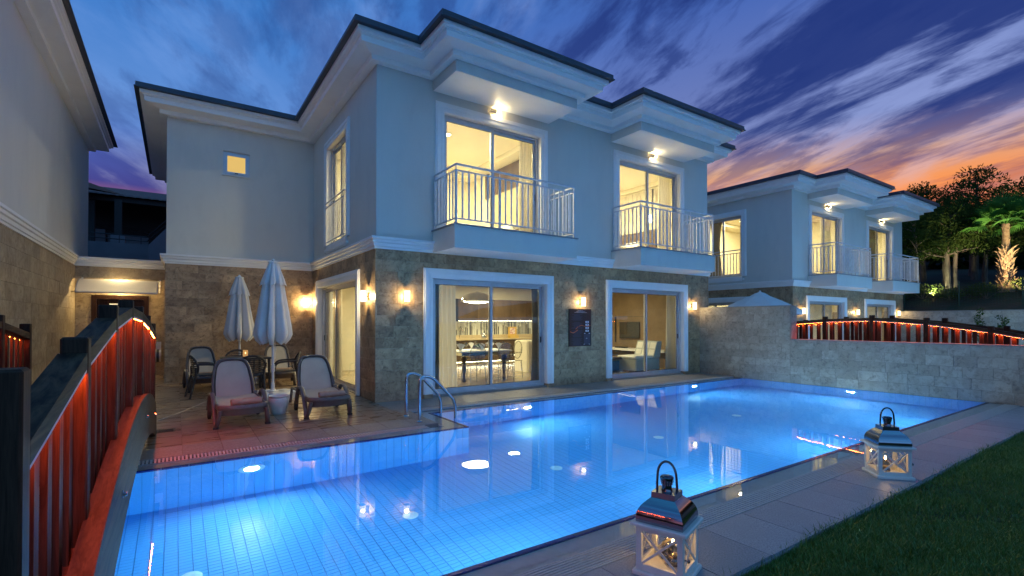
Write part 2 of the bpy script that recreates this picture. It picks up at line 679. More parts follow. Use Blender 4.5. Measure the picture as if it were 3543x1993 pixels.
def cut(r, holes):
    """rectangle (u0,u1,v0,v1) minus holes"""
    out = [r]
    for h in holes:
        nxt = []
        for a in out:
            if h[0] >= a[1] or h[1] <= a[0] or h[2] >= a[3] or h[3] <= a[2]:
                nxt.append(a)
                continue
            if h[0] > a[0]:
                nxt.append((a[0], h[0], a[2], a[3]))
            if h[1] < a[1]:
                nxt.append((h[1], a[1], a[2], a[3]))
            m0, m1 = max(a[0], h[0]), min(a[1], h[1])
            if h[2] > a[2]:
                nxt.append((m0, m1, a[2], h[2]))
            if h[3] < a[3]:
                nxt.append((m0, m1, h[3], a[3]))
        out = nxt
    return out


def wall(mb, axis, p0, p1, u0, u1, z0, z1, holes=()):
    """wall slab between p0 and p1 on the given axis, with rectangular openings"""
    for a in cut((u0, u1, z0, z1), holes):
        if axis == 'y':
            mb.box(a[0], min(p0, p1), a[2], a[1], max(p0, p1), a[3])
        else:
            mb.box(min(p0, p1), a[0], a[2], max(p0, p1), a[1], a[3])
    return mb


def clad(parent, axis, pos, sgn, u0, u1, z0, z1, holes, mat, rowh=0.213, lens=(0.36, 0.46, 0.58), gap=0.0035, th=0.016, seed=1, name='stone_tile'):
    """stone tiles as single objects on a wall face at pos, standing proud towards sgn"""
    rg = random.Random(seed)
    me = unit(mat)
    off = wloc(parent)
    rows = max(1, round((z1 - z0) / rowh))
    rh = (z1 - z0) / rows
    for r in range(rows):
        u = u0 - rg.uniform(0, 0.4)
        za, zb = z0 + r * rh, z0 + (r + 1) * rh
        while u < u1 - 0.02:
            l = rg.choice(lens)
            if u1 - (u + l) < 0.12:
                l = u1 - u
            a0, a1 = max(u, u0), min(u + l, u1)
            u += l
            if a1 - a0 < 0.03:
                continue
            for c in cut((a0, a1, za, zb), holes):
                du, dv = c[1] - c[0] - gap, c[3] - c[2] - gap
                if du < 0.02 or dv < 0.015:
                    continue
                t_ = th + rg.uniform(-0.0015, 0.002)
                cu, cv = (c[0] + c[1]) / 2, (c[2] + c[3]) / 2
                if axis == 'y':
                    l_ = Vector((cu, pos + sgn * t_ / 2, cv))
                    sc = (du, t_, dv)
                else:
                    l_ = Vector((pos + sgn * t_ / 2, cu, cv))
                    sc = (t_, du, dv)
                link(name, me, parent, l_ - off, (0, 0, 0), sc)
# ================================================================== the setting
def struct(mb, name, mat, parent=None, smooth=False, label=None):
    o = mb.build(name, mat, parent, smooth)
    if parent is None:
        o['kind'] = 'structure'
    if label:
        o['label'] = label
    return o


M['soil'] = pbr('soil', (0.035, 0.030, 0.020), 0.95, var=(3, (0.02, 0.028, 0.012), 0.4, 0.65), bump=(25, 0.6, 0.02))
M['turf'] = pbr('turf_soil', (0.016, 0.022, 0.008), 0.95, var=(6, (0.024, 0.032, 0.010), 0.4, 0.65), bump=(40, 0.6, 0.02))
M['concrete'] = pbr('concrete', (0.30, 0.29, 0.27), 0.9, var=(2, (0.24, 0.23, 0.21), 0.4, 0.7))
M['pave'] = pbr('granite_paver', (0.33, 0.335, 0.35), 0.42, var=(90, (0.19, 0.195, 0.205), 0.45, 0.6), var2=(3, (0.26, 0.265, 0.275), 0.4, 0.7),
                bump=(160, 0.5, 0.003), rnd=0.10, rough_noise=(120, 0.25, 0.7))
M['coping'] = pbr('coping_stone', (0.30, 0.265, 0.225), 0.45, var=(30, (0.24, 0.21, 0.18), 0.45, 0.65), var2=(3, (0.25, 0.22, 0.19), 0.4, 0.7),
                  bump=(80, 0.3, 0.003), rnd=0.08, rough_noise=(40, 0.3, 0.6))


def plank_tile(name):
    m, t = new_mat(name)
    b = nn(t, 'ShaderNodeBsdfPrincipled')
    vec = coords(t, 'pos', (0.8, 5.0, 1), rnd=True)
    n1 = noise(t, vec, 2.0, 7, 0.65, 0.5)
    c = mix_n(t, ramp_n(t, n1, [(0.35, 0.0), (0.65, 1.0)]), (0.23, 0.15, 0.09), (0.36, 0.25, 0.16))
    n2 = noise(t, vec, 9.0, 5, 0.6)
    c = mix_n(t, math_n(t, 'MULTIPLY', ramp_n(t, n2, [(0.5, 0.0), (0.7, 1.0)]), 0.55), c, (0.115, 0.08, 0.055))
    oi = nn(t, 'ShaderNodeObjectInfo')
    k_ = math_n(t, 'ADD', math_n(t, 'MULTIPLY', oi.outputs['Random'], 0.28), 0.86)
    cc = nn(t, 'ShaderNodeCombineXYZ')
    for i in range(3):
        t.links.new(k_, cc.inputs[i])
    c = mix_n(t, 1.0, c, cc.outputs[0], 'MULTIPLY')
    t.links.new(c, b.inputs['Base Color'])
    mr = nn(t, 'ShaderNodeMapRange')
    mr.inputs[3].default_value = 0.16
    mr.inputs[4].default_value = 0.42
    t.links.new(n1, mr.inputs[0])
    t.links.new(mr.outputs[0], b.inputs['Roughness'])
    bp = nn(t, 'ShaderNodeBump')
    bp.inputs['Strength'].default_value = 0.2
    bp.inputs['Distance'].default_value = 0.002
    t.links.new(n2, bp.inputs['Height'])
    t.links.new(bp.outputs[0], b.inputs['Normal'])
    o = nn(t, 'ShaderNodeOutputMaterial')
    t.links.new(b.outputs[0], o.inputs[0])
    return m


M['plank_tile'] = plank_tile('floor_tile_stone')
M['pool_tile'] = pbr('pool_tile', (0.15, 0.45, 0.82), 0.25, var=(0.9, (0.13, 0.42, 0.80), 0.4, 0.7))
M['pool_joint'] = pbr('pool_joint', (0.085, 0.30, 0.58), 0.8)
M['cobalt'] = pbr('cobalt_tile', (0.010, 0.014, 0.14), 0.2, rnd=0.15)
M['grate'] = pbr('grate_plastic', (0.50, 0.49, 0.47), 0.5, var=(20, (0.42, 0.41, 0.40), 0.4, 0.7))
M['trough'] = pbr('trough', (0.02, 0.02, 0.022), 0.8)
M['ledge'] = pbr('wet_ledge', (0.52, 0.53, 0.49), 0.3, var=(14, (0.44, 0.455, 0.43), 0.4, 0.7))

# pool outline
PX0, PXN, PX1 = -5.0, 0.537, 9.985
PY0, PY1, PY2 = -6.375, -2.64, -1.314
DEPTH = 1.40

# ---- ground sheet around the pool
g = MB()
Z_ = -0.12
for (a, b, c, d) in ((-400, -7.3, 400, -400), (-400, 400, 400, -0.3), (-400, -0.3, -5.4, -7.3), (25.1, -0.3, 400, -7.3)):
    x0, x1 = min(a, c), max(a, c)
    y0, y1 = min(b, d), max(b, d)
    g.add([(x0, y0, Z_), (x1, y0, Z_), (x1, y1, Z_), (x0, y1, Z_)], [(0, 1, 2, 3)])
struct(g, 'ground', M['soil'])

# ---- deck and lit pool of the neighbours, behind the garden wall
nd = MB()
for (x0, y0, x1, y1) in ((10.6, -1.5, 25.1, -.3), (10.6, -7.3, 25.1, -6.6), (10.6, -6.6, 11.9, -1.5), (24.9, -6.6, 25.1, -1.5)):
    nd.add([(x0, y0, Z_), (x1, y0, Z_), (x1, y1, Z_), (x0, y1, Z_)], [(0, 1, 2, 3)])
struct(nd, 'terrace', M['coping'], label='stone deck around the hidden pool of the neighbouring villa')
np2 = MB()
bx = (11.9, -6.6, 24.9, -1.5)
zb2, zt2 = -1.5, Z_
np2.add([(bx[0], bx[1], zb2), (bx[2], bx[1], zb2), (bx[2], bx[3], zb2), (bx[0], bx[3], zb2), (bx[0], bx[1], zt2), (bx[2], bx[1], zt2), (bx[2], bx[3], zt2), (bx[0], bx[3], zt2)],
        [(0, 1, 2, 3), (0, 4, 5, 1), (1, 5, 6, 2), (2, 6, 7, 3), (3, 7, 4, 0)])
pool2 = struct(np2, 'pool', M['pool_tile'], label='blue tiled pool basin of the neighbouring villa')
nw = MB().add([(bx[0], bx[1], Z_ - .03), (bx[2], bx[1], Z_ - .03), (bx[2], bx[3], Z_ - .03), (bx[0], bx[3], Z_ - .03)], [(0, 1, 2, 3)])
struct(nw, 'water', glass_mat('still_water', (.75, .92, 1.0), 1.33))

# ---- pool shell
sh = MB()
sh.box(PX0 - .3, PY0 - .7, -1.6, PX1 + .5, PY2 + .9, -DEPTH - .004)
sh.box(PX0 - .3, PY1 + .004, -DEPTH - .004, PXN - .004, PY2 + .9, -.075)
sh.box(PXN - .004, PY2 + .004, -DEPTH - .004, PX1 + .5, PY2 + .9, -.0751)
sh.box(PX1 + .004, PY0 - .7, -DEPTH - .004, PX1 + .5, PY2 + .004, -.02)
sh.box(PX0 - .3, PY0 - .7, -DEPTH - .004, PX1 + .004, PY0 - .004, -.0752)
sh.box(PX0 - .3, PY0 - .004, -DEPTH - .004, PX0 - .004, PY1 + .004, -.03)
pool = struct(sh, 'pool', M['pool_joint'], label='blue mosaic swimming pool basin with a notch by the ladder')


def mosaic(face_list, tu=0.106, tv=0.053, gap=0.0055, th=0.003):
    V, F = [], []
    for (o, ud, vd, nd, U, Vv) in face_list:
        nu, nv = max(1, round(U / tu)), max(1, round(Vv / tv))
        su, sv = U / nu, Vv / nv
        o, ud, vd, nd = (np.array(a, float) for a in (o, ud, vd, nd))
        i, j = np.meshgrid(np.arange(nu), np.arange(nv), indexing='ij')
        i, j = i.ravel(), j.ravel()
        c = []
        for (a, b, h) in ((gap / 2, gap / 2, 0), (su - gap / 2, gap / 2, 0), (su - gap / 2, sv - gap / 2, 0), (gap / 2, sv - gap / 2, 0),
                          (gap / 2 + .001, gap / 2 + .001, th), (su - gap / 2 - .001, gap / 2 + .001, th),
                          (su - gap / 2 - .001, sv - gap / 2 - .001, th), (gap / 2 + .001, sv - gap / 2 - .001, th)):
            c.append(o + np.outer(i * su + a, ud) + np.outer(j * sv + b, vd) + nd * h)
        P = np.stack(c, 1).reshape(-1, 3)
        base = len(V) and sum(len(x) for x in V)
        k0 = np.arange(len(i))[:, None, None] * 8 + base
        f = np.array([(4, 5, 6, 7), (0, 1, 5, 4), (1, 2, 6, 5), (2, 3, 7, 6), (3, 0, 4, 7)])[None]
        V.append(P)
        F.append((k0 + f).reshape(-1, 4))
    V = np.concatenate(V)
    F = np.concatenate(F)
    me = bpy.data.meshes.new('mosaic')
    me.vertices.add(len(V))
    me.vertices.foreach_set('co', V.ravel())
    me.loops.add(F.size)
    me.loops.foreach_set('vertex_index', F.ravel())
    me.polygons.add(len(F))
    me.polygons.foreach_set('loop_start', np.arange(0, F.size, 4))
    me.polygons.foreach_set('loop_total', np.full(len(F), 4))
    me.polygons.foreach_set('use_smooth', np.zeros(len(F), bool))
    me.update(calc_edges=True)
    me.validate()
    return me


WH = DEPTH - 0.075
faces = [((PX0, PY0, -DEPTH), (1, 0, 0), (0, 1, 0), (0, 0, 1), PX1 - PX0, PY1 - PY0),
         ((PXN, PY1, -DEPTH), (1, 0, 0), (0, 1, 0), (0, 0, 1), PX1 - PXN, PY2 - PY1),
         ((PX0, PY1, -DEPTH), (1, 0, 0), (0, 0, 1), (0, -1, 0), PXN - PX0, WH),
         ((PXN, PY1, -DEPTH), (0, 1, 0), (0, 0, 1), (1, 0, 0), PY2 - PY1, WH),
         ((PXN, PY2, -DEPTH), (1, 0, 0), (0, 0, 1), (0, -1, 0), PX1 - PXN, WH),
         ((PX1, PY0, -DEPTH), (0, 1, 0), (0, 0, 1), (-1, 0, 0), PY2 - PY0, WH + .07),
         ((PX0, PY0, -DEPTH), (1, 0, 0), (0, 0, 1), (0, 1, 0), PX1 - PX0, WH),
         ((PX0, PY0, -DEPTH), (0, 1, 0), (0, 0, 1), (1, 0, 0), PY1 - PY0, WH)]
mo = link('mosaic_tiles', mosaic(faces), pool)
mo.data.materials.append(M['pool_tile'])
mo['kind'] = 'stuff'

# ---- cobalt edge tiles, one by one
ck = unit(M['cobalt'])


def edge_run(x0, y0, x1, y1, nx, ny):
    L = math.hypot(x1 - x0, y1 - y0)
    n = max(1, round(L / 0.255))
    for i in range(n):
        t_ = (i + 0.5) / n
        x, y = x0 + (x1 - x0) * t_, y0 + (y1 - y0) * t_
        l = L / n - 0.004
        w = 0.042
        if abs(y1 - y0) < 1e-6:
            link('edge_tile', ck, pool, (x, y + ny * (w / 2 - .006), -0.040), scale=(l, w, 0.062))
        else:
            link('edge_tile', ck, pool, (x + nx * (w / 2 - .006), y, -0.040), scale=(w, l, 0.062))


edge_run(PX0, PY1, PXN, PY1, 0, 1)
edge_run(PXN, PY1, PXN, PY2, -1, 0)
edge_run(PXN - .04, PY2, PX1, PY2, 0, 1)
edge_run(PX0, PY0, PX1, PY0, 0, -1)

# ---- wet overflow ledges just under the water
lg = MB()
lg.box(PX0, PY1 + .038, -.0745, 0.255, PY1 + .25, -.034)
lg.box(0.255, PY1 + .038, -.0745, PXN - .038, PY2 + .21, -.035)
lg.box(PXN - .038, PY2 + .038, -.0745, PX1, PY2 + .21, -.034)
lg.box(PX0, PY0 - .25, -.0745, PX1, PY0 - .038, -.034)
lg.build('overflow_ledge', M['ledge'], pool)

# ---- grates
def grate_mesh(length, width, transverse=True):
    b = MB()
    b.box(0, 0, -.030, length, .012, -.002)
    b.box(0, width - .012, -.030, length, width, -.002)
    if transverse:
        n = int(length / 0.036)
        for i in range(n):
            x = (i + 0.25) * length / n
            b.box(x, .012, -.022, x + .019, width - .012, -.001)
    else:
        n = 7
        for i in range(n):
            y = .014 + (width - .028) * (i + .2) / n
            b.box(0, y, -.022, length, y + (width - .028) / n * .5, -.001)
        for x in (0.0, .33, .66):
            b.box(x * length, .012, -.030, x * length + .012, width - .012, -.0225)
    return b.mesh('grate', M['grate'])


ga = grate_mesh(0.995, 0.20, True)
gb = grate_mesh(0.995, 0.215, False)
tr = MB()
tr.box(PX0, -2.388, -.074, 0.05, -2.192, -.045)
tr.box(0.05, -1.102, -.0742, PX1, -.882, -.045)
tr.box(PX0, -6.855, -.0743, PX1, -6.628, -.045)
tr.build('gutter', M['trough'], pool)
for i in range(5):
    link('grate', ga, pool, (-4.98 + i, -2.39, 0))
for i in range(10):
    link('grate', ga, pool, (0.02 + i * 0.997, -1.093, 0.022))
for i in range(15):
    link('grate', gb, pool, (-5.0 + i * 0.998, -6.85, 0))

# ---- underwater lights and floor inlets
M['uw'] = emis('underwater_lamp', (0.66, 0.92, 1.0), POOL_LIGHT)
M['inlet'] = pbr('inlet_plastic', (0.75, 0.78, 0.80), 0.3, var=(30, (0.68, 0.72, 0.76), 0.4, 0.7))


def pool_light(x, y, z, d, pool=pool):
    rim = MB()
    n = 20
    ax = Vector(d)
    side = Vector((-d[1], d[0], 0))
    up = Vector((0, 0, 1))
    c = Vector((x, y, z))
    vs, fs = [], []
    for (r, h) in ((.145, .002), (.14, .02), (.082, .026), (.078, .014)):
        for j in range(n):
            a = 2 * PI * j / n
            vs.append(c + side * math.cos(a) * r + up * math.sin(a) * r + ax * h)
    for i in range(3):
        for j in range(n):
            j2 = (j + 1) % n
            fs.append((i * n + j, i * n + j2, (i + 1) * n + j2, (i + 1) * n + j))
    rim.add(vs, fs)
    o = rim.build('pool_light', M['inlet'], pool, True)
    ln = MB()
    vs = [c + ax * .016] + [c + side * math.cos(2 * PI * j / n) * .078 + up * math.sin(2 * PI * j / n) * .078 + ax * .016 for j in range(n)]
    fs = [(0, 1 + j, 1 + (j + 1) % n) for j in range(n)]
    nm = (vs[2] - vs[0]).cross(vs[1] - vs[0])
    if nm.dot(ax) > 0:
        fs = [f[::-1] for f in fs]
    ln.add(vs, fs)
    l_ = ln.build('lens', M['uw'], o)
    return o


for (x, y) in ((13.4, -1.5), (17.5, -1.5), (21.8, -1.5), (14.5, -6.6), (19.0, -6.6), (23.2, -6.6)):
    pool_light(x, y, -.6, (0, -1 if y > -3 else 1, 0), pool2)
for (x, y, d) in ((-2.37, PY1, (0, -1, 0)), (2.58, PY2, (0, -1, 0)), (7.84, PY2, (0, -1, 0)), (PX1, -4.03, (-1, 0, 0)),
                  (-3.5, PY0, (0, 1, 0)), (-.7, PY0, (0, 1, 0)), (2.1, PY0, (0, 1, 0)), (4.9, PY0, (0, 1, 0)), (7.7, PY0, (0, 1, 0))):
    pool_light(x, y, -0.52, d)

im = MB()
im.lathe([(.085, 0), (.085, .008), (.07, .014), (.03, .014), (.028, .010), (.001, .010)], 20)
for k_ in range(6):
    a = 2 * PI * k_ / 6
    im.box(math.cos(a) * .05 - .008, math.sin(a) * .05 - .008, .013, math.cos(a) * .05 + .008, math.sin(a) * .05 + .008, .0145)
imesh = im.mesh('floor_inlet', M['inlet'], smooth=True)
for (x, y) in ((-3.0, -4.2), (-1.0, -4.1), (1.2, -3.9), (3.5, -3.75), (6.0, -3.6), (7.3, -5.6)):
    link('floor_inlet', imesh, pool, (x, y, -DEPTH + .004))

# ---- water
def water_mat():
    m, t = new_mat('pool_water')
    gl = nn(t, 'ShaderNodeBsdfGlass')
    gl.inputs['IOR'].default_value = 1.333
    gl.inputs['Roughness'].default_value = 0.0
    gl.inputs['Color'].default_value = (1, 1, 1, 1)
    vec = coords(t, 'pos')
    n = noise(t, vec, 2.2, 2, 0.5)
    bp = nn(t, 'ShaderNodeBump')
    bp.inputs['Strength'].default_value = 0.03
    bp.inputs['Distance'].default_value = 0.02
    t.links.new(n, bp.inputs['Height'])
    t.links.new(bp.outputs[0], gl.inputs['Normal'])
    va = nn(t, 'ShaderNodeVolumeAbsorption')
    va.inputs['Color'].default_value = (0.12, 0.74, 0.97, 1)
    va.inputs['Density'].default_value = 0.26
    o = nn(t, 'ShaderNodeOutputMaterial')
    t.links.new(gl.outputs[0], o.inputs[0])
    t.links.new(va.outputs[0], o.inputs[1])
    return m


M['water'] = water_mat()
wv = MB()
outl = [(PX0 - .1, PY0 - .252), (PX1 + .002 + .05, PY0 - .252), (PX1 + .052, PY2 + .212), (0.253, PY2 + .212), (0.253, PY1 + .252), (PX0 - .1, PY1 + .252)]
wv.extr([(x, y, -1.5) for x, y in outl], (0, 0, 1.5 - .012))
wo = struct(wv, 'water', M['water'])
recalc(wo)

# ---- terrace, sloping up from the pool to the house
SL = 0.016


def tzf(y):
    return SL * (y + 2.4)


terrace = empty('terrace', (0, -2.4, 0))
terrace['kind'] = 'structure'
terrace['label'] = 'brown plank patterned stone tile terrace between pool and house'
terrace.rotation_euler = (math.atan(SL), 0, 0)
tb = MB()
for (a, b, c, d) in ((-5.16, -1.66, 0.02, 7.1), (-5.16, -2.192, 0.05, -1.66), (0.05, -2.19, 0.252, -.885), (0.02, -.885, 9.96, 0.1), (0.02, -1.66, 0.05, -.885)):
    tb.box(a, b + 2.4, -.07, c, d + 2.4, -.0125)
tb.build('bed', M['grout'], terrace, local=True)
pt = unit(M['plank_tile'])
cp = unit(M['coping'])


def lay(me, x0, x1, y0, y1, w, l, name='floor_tile', gap=0.005, stag=False, seed=3, xo=0.0):
    rg = random.Random(seed)
    nx = int(math.ceil((x1 - x0 + xo) / w))
    for i in range(nx):
        a0, a1 = max(x0, x0 - xo + i * w), min(x1, x0 - xo + (i + 1) * w)
        y = y0 - (rg.uniform(0, l) if stag else 0)
        while y < y1 - .01:
            b0, b1 = max(y0, y), min(y1, y + l)
            y += l
            if a1 - a0 < .03 or b1 - b0 < .03:
                continue
            link(name, me, terrace, ((a0 + a1) / 2, (b0 + b1) / 2 + 2.4, -.006 + rg.uniform(-.0006, .0006)), scale=(a1 - a0 - gap, b1 - b0 - gap, .012))


lay(pt, -5.15, 0.0, -1.66, 5.165, 0.42, 0.63, xo=0.41)
lay(pt, -5.15, -3.36, 5.165, 7.05, 0.42, 0.63, seed=5, xo=0.41)
lay(cp, -5.15, 0.05, -2.19, -1.66, 0.42, 0.53, 'coping_slab', seed=6, xo=0.41)
lay(cp, 0.05, 0.25, -2.19, -.885, 0.2, 0.435, 'coping_slab', seed=8)
lay(cp, 0.0, 9.95, -.885, 0.05, 0.50, 0.94, 'coping_slab', seed=9)
lay(pt, 0.0, 0.05, -1.66, -.885, 0.05, 0.6, seed=11)

# ---- depth plate let into the terrace, reading 1.40M from the house side
plate = MB().box(-.135, -.04, -.0, .135, .04, .003).build('depth_plate', pbr('plate', (0.30, 0.24, 0.18), 0.5, var=(20, (0.25, 0.20, 0.15), 0.4, 0.7)), terrace, local=True)
plate.location = (-1.60, -1.60 + 2.4, .0015)
tx = bpy.data.curves.new('depth_figures', 'FONT')
tx.body = '1.40M'
tx.size = 0.085
tx.align_x = 'CENTER'
tx.align_y = 'CENTER'
tx.extrude = 0.0008
tx.materials.append(pbr('black_ink', (0.01, 0.01, 0.01), 0.6))
to = link('depth_figures', tx, plate, (0, 0, .0042), (0, 0, PI))
to.scale = (1.05, 0.8, 1)

# ---- paving along the lawn
pb = MB().box(PX0 - .15, -7.395, -.11, PX1, -6.856, -.022)
path = struct(pb, 'path', M['concrete'], label='grey granite slab path between pool gutter and lawn')
pv = MB().cbox(-.5, -.5, -.5, .5, .5, .5, .012).mesh('paving_slab', M['pave'])
rg = random.Random(4)
x = -5.1
while x < PX1 - .05:
    l = 0.53
    link('paving_slab', pv, path, (x + l / 2, -7.126 + rg.uniform(-.004, .004), -.012 + rg.uniform(-.001, .001)), (rg.uniform(-.002, .002), rg.uniform(-.002, .002), rg.uniform(-.003, .003)),
         (min(l, PX1 - x) - .006, 0.527, 0.022))
    x += l

# ---- lawn
lw = MB().add([(-5.3, -60, -.05), (60, -60, -.05), (60, -7.39, -.05), (-5.3, -7.39, -.05)], [(0, 1, 2, 3)])
struct(lw, 'lawn', M['turf'])


def grass():
    rs = np.random.RandomState(5)
    pts = []
    C0 = np.array([-3.12, -9.18])
    Fv = np.array([math.sin(R(34.2)), math.cos(R(34.2))])
    Rv = np.array([math.cos(R(34.2)), -math.sin(R(34.2))])
    for (n, dmin, dmax) in ((150000, 1.0, 4.0), (150000, 4.0, 9.0), (60000, 9.0, 16.0)):
        d = np.sqrt(rs.uniform(dmin ** 2, dmax ** 2, n * 3))
        s = rs.uniform(-.1, 1.15, n * 3) * d
        P = C0 + d[:, None] * Fv + s[:, None] * Rv
        keep = (P[:, 1] < -7.388) & (P[:, 0] < 15)
        P = P[keep][:n]
        # clumpy density
        pts.append(P)
    P = np.concatenate(pts)
    # mown lawn with tufts overhanging the paving
    edge = np.stack([rs.uniform(-1.5, 9.9, 5200), -7.388 + rs.normal(0, .016, 5200)], 1)
    P = np.concatenate([P, edge])
    n = len(P)
    nz = np.sin(P[:, 0] * 3.1 + np.sin(P[:, 1] * 2.3) * 1.7) * np.sin(P[:, 1] * 3.7 + P[:, 0] * 1.3)
    h = rs.uniform(.018, .052, n) * (1.0 + .35 * nz)
    tall = rs.rand(n) < .012
    h[tall] *= rs.uniform(1.5, 2.6, tall.sum())
    e0 = n - len(edge)
    h[e0:] *= rs.uniform(.8, 2.0, len(edge))
    a = rs.uniform(0, 2 * PI, n)
    w = rs.uniform(.0012, .0026, n)
    lean = rs.uniform(.1, .9, n) * h
    la = rs.uniform(0, 2 * PI, n)
    z0 = np.full(n, -.052)
    B = np.stack([P[:, 0], P[:, 1], z0], 1)
    sd = np.stack([np.cos(a), np.sin(a), np.zeros(n)], 1)
    ln = np.stack([np.cos(la), np.sin(la), np.zeros(n)], 1)
    v0 = B - sd * w[:, None]
    v1 = B + sd * w[:, None]
    mid = B + ln * (lean * .35)[:, None] + np.array([0, 0, 1]) * (h * .62)[:, None]
    v2 = mid + sd * (w * .8)[:, None]
    v3 = mid - sd * (w * .8)[:, None]
    v4 = B + ln * lean[:, None] + np.array([0, 0, 1]) * h[:, None]
    V = np.stack([v0, v1, v2, v3, v4], 1).reshape(-1, 3)
    k5 = np.arange(n) * 5
    tri = np.stack([np.stack([k5, k5 + 1, k5 + 2], 1), np.stack([k5, k5 + 2, k5 + 3], 1), np.stack([k5 + 3, k5 + 2, k5 + 4], 1)], 1).reshape(-1, 3)
    me = bpy.data.meshes.new('grass')
    me.vertices.add(len(V))
    me.vertices.foreach_set('co', V.ravel())
    me.loops.add(tri.size)
    me.loops.foreach_set('vertex_index', tri.ravel())
    me.polygons.add(len(tri))
    me.polygons.foreach_set('loop_start', np.arange(0, tri.size, 3))
    me.polygons.foreach_set('loop_total', np.full(len(tri), 3))
    me.update(calc_edges=True)
    m, t = new_mat('grass_blade')
    vec = coords(t, 'pos')
    c = mix_n(t, ramp_n(t, noise(t, vec, 3.0, 4), [(0.35, 0.0), (0.65, 1.0)]), (0.060, 0.16, 0.018), (0.13, 0.25, 0.035))
    c = mix_n(t, ramp_n(t, noise(t, vec, 160.0, 2), [(0.45, 0.0), (0.75, 1.0)]), c, (0.15, 0.18, 0.05))
    d = nn(t, 'ShaderNodeBsdfPrincipled')
    d.inputs['Roughness'].default_value = 0.45
    t.links.new(c, d.inputs['Base Color'])
    o = nn(t, 'ShaderNodeOutputMaterial')
    t.links.new(d.outputs[0], o.inputs[0])
    me.materials.append(m)
    ob = link('grass', me)
    tag(ob, 'short green mown lawn grass beside the paved path', 'grass', kind='stuff')


grass()
# ================================================================== the villa
def abox(mb, axis, u0, u1, p0, p1, z0, z1):
    if axis == 'y':
        mb.box(min(u0, u1), min(p0, p1), z0, max(u0, u1), max(p0, p1), z1)
    else:
        mb.box(min(p0, p1), min(u0, u1), z0, max(p0, p1), max(u0, u1), z1)


def surround(parent, axis, pos, sgn, h, w=0.187, bottom=None, full=False, name='door_surround'):
    """moulded white surround round the opening h=(u0,u1,z0,z1); pos wall face, sgn outward"""
    u0, u1, z0, z1 = h
    zb = z0 if bottom is None else bottom
    mb = MB()
    for (a, b, pr) in ((0.0, w, 0.034), (0.028, 0.095, 0.052), (0.135, w - .002, 0.043)):
        # a,b measured inward from the outer edge; keep the steps from sharing planes
        o0, o1, ot = u0 - w, u1 + w, z1 + w
        abox(mb, axis, o0 + a, o0 + b, pos, pos + sgn * pr, zb, ot - a)
        abox(mb, axis, o1 - b, o1 - a, pos, pos + sgn * pr, zb, ot - a)
        abox(mb, axis, o0 + b, o1 - b, pos, pos + sgn * (pr - .0004), ot - b, ot - a)
        if full:
            abox(mb, axis, o0 + b, o1 - b, pos, pos + sgn * (pr - .0004), z0 - w + a, z0 - w + b)
    # lining of the reveal
    d = -sgn * 0.14
    abox(mb, axis, u0 - .001, u0 + .014, pos + sgn * .03, pos + d, zb, z1 + .001)
    abox(mb, axis, u1 - .014, u1 + .001, pos + sgn * .03, pos + d, zb, z1 + .001)
    abox(mb, axis, u0 + .014, u1 - .014, pos + sgn * .0295, pos + d, z1 - .014, z1 + .001)
    return mb.build(name, M['white'], parent)


def sliding(parent, axis, pos, sgn, h, name='sliding_door', split=0.5, thr=0.0):
    """aluminium slider in the opening: outer frame, two sashes, two panes"""
    u0, u1, z0, z1 = h
    f = MB()
    d0, d1 = pos, pos - sgn * 0.10
    w = 0.05
    abox(f, axis, u0, u0 + w, d0, d1, z0, z1)
    abox(f, axis, u1 - w, u1, d0, d1, z0, z1)
    abox(f, axis, u0 + w, u1 - w, d0, d1, z1 - w, z1)
    abox(f, axis, u0 + w, u1 - w, d0, d1, z0, z0 + .045)
    fr = f.build(name, M['alu'], parent)
    um = u0 + (u1 - u0) * split
    for i, (a, b) in enumerate(((u0 + w, um + .03), (um - .03, u1 - w))):
        q0 = pos - sgn * (0.012 + .042 * i)
        q1 = q0 - sgn * 0.036
        s_ = MB()
        sw = 0.058
        abox(s_, axis, a, a + sw, q0, q1, z0 + .045, z1 - w)
        abox(s_, axis, b - sw, b, q0, q1, z0 + .045, z1 - w)
        abox(s_, axis, a + sw, b - sw, q0, q1, z1 - w - sw, z1 - w)
        abox(s_, axis, a + sw, b - sw, q0, q1, z0 + .045, z0 + .045 + sw * 1.15)
        s_.build('sash', M['alu'], fr)
        g_ = MB()
        qm = (q0 + q1) / 2
        za, zb_ = z0 + .045 + sw * 1.15, z1 - w - sw
        if axis == 'y':
            g_.box(a + sw - .004, qm - .003, za - .004, b - sw + .004, qm + .003, zb_ + .004)
        else:
            g_.box(qm - .003, a + sw - .004, za - .004, qm + .003, b - sw + .004, zb_ + .004)
        g_.build('pane', M['glass'], fr)
        k_ = MB()
        for (ua, ub, zA, zB) in ((a + sw, a + sw + .01, za, zb_), (b - sw - .01, b - sw, za, zb_), (a + sw + .01, b - sw - .01, zb_ - .01, zb_), (a + sw + .01, b - sw - .01, za, za + .01)):
            abox(k_, axis, ua, ub, qm + sgn * .0045, qm + sgn * .010, zA, zB)
        k_.build('seal', M['rubber'], fr)
    hd = MB()
    abox(hd, axis, u1 - w - .040, u1 - w - .020, pos - sgn * .046, pos - sgn * .030, z0 + 1.0, z0 + 1.14)
    hd.build('handle', M['rubber'], fr)
    return fr


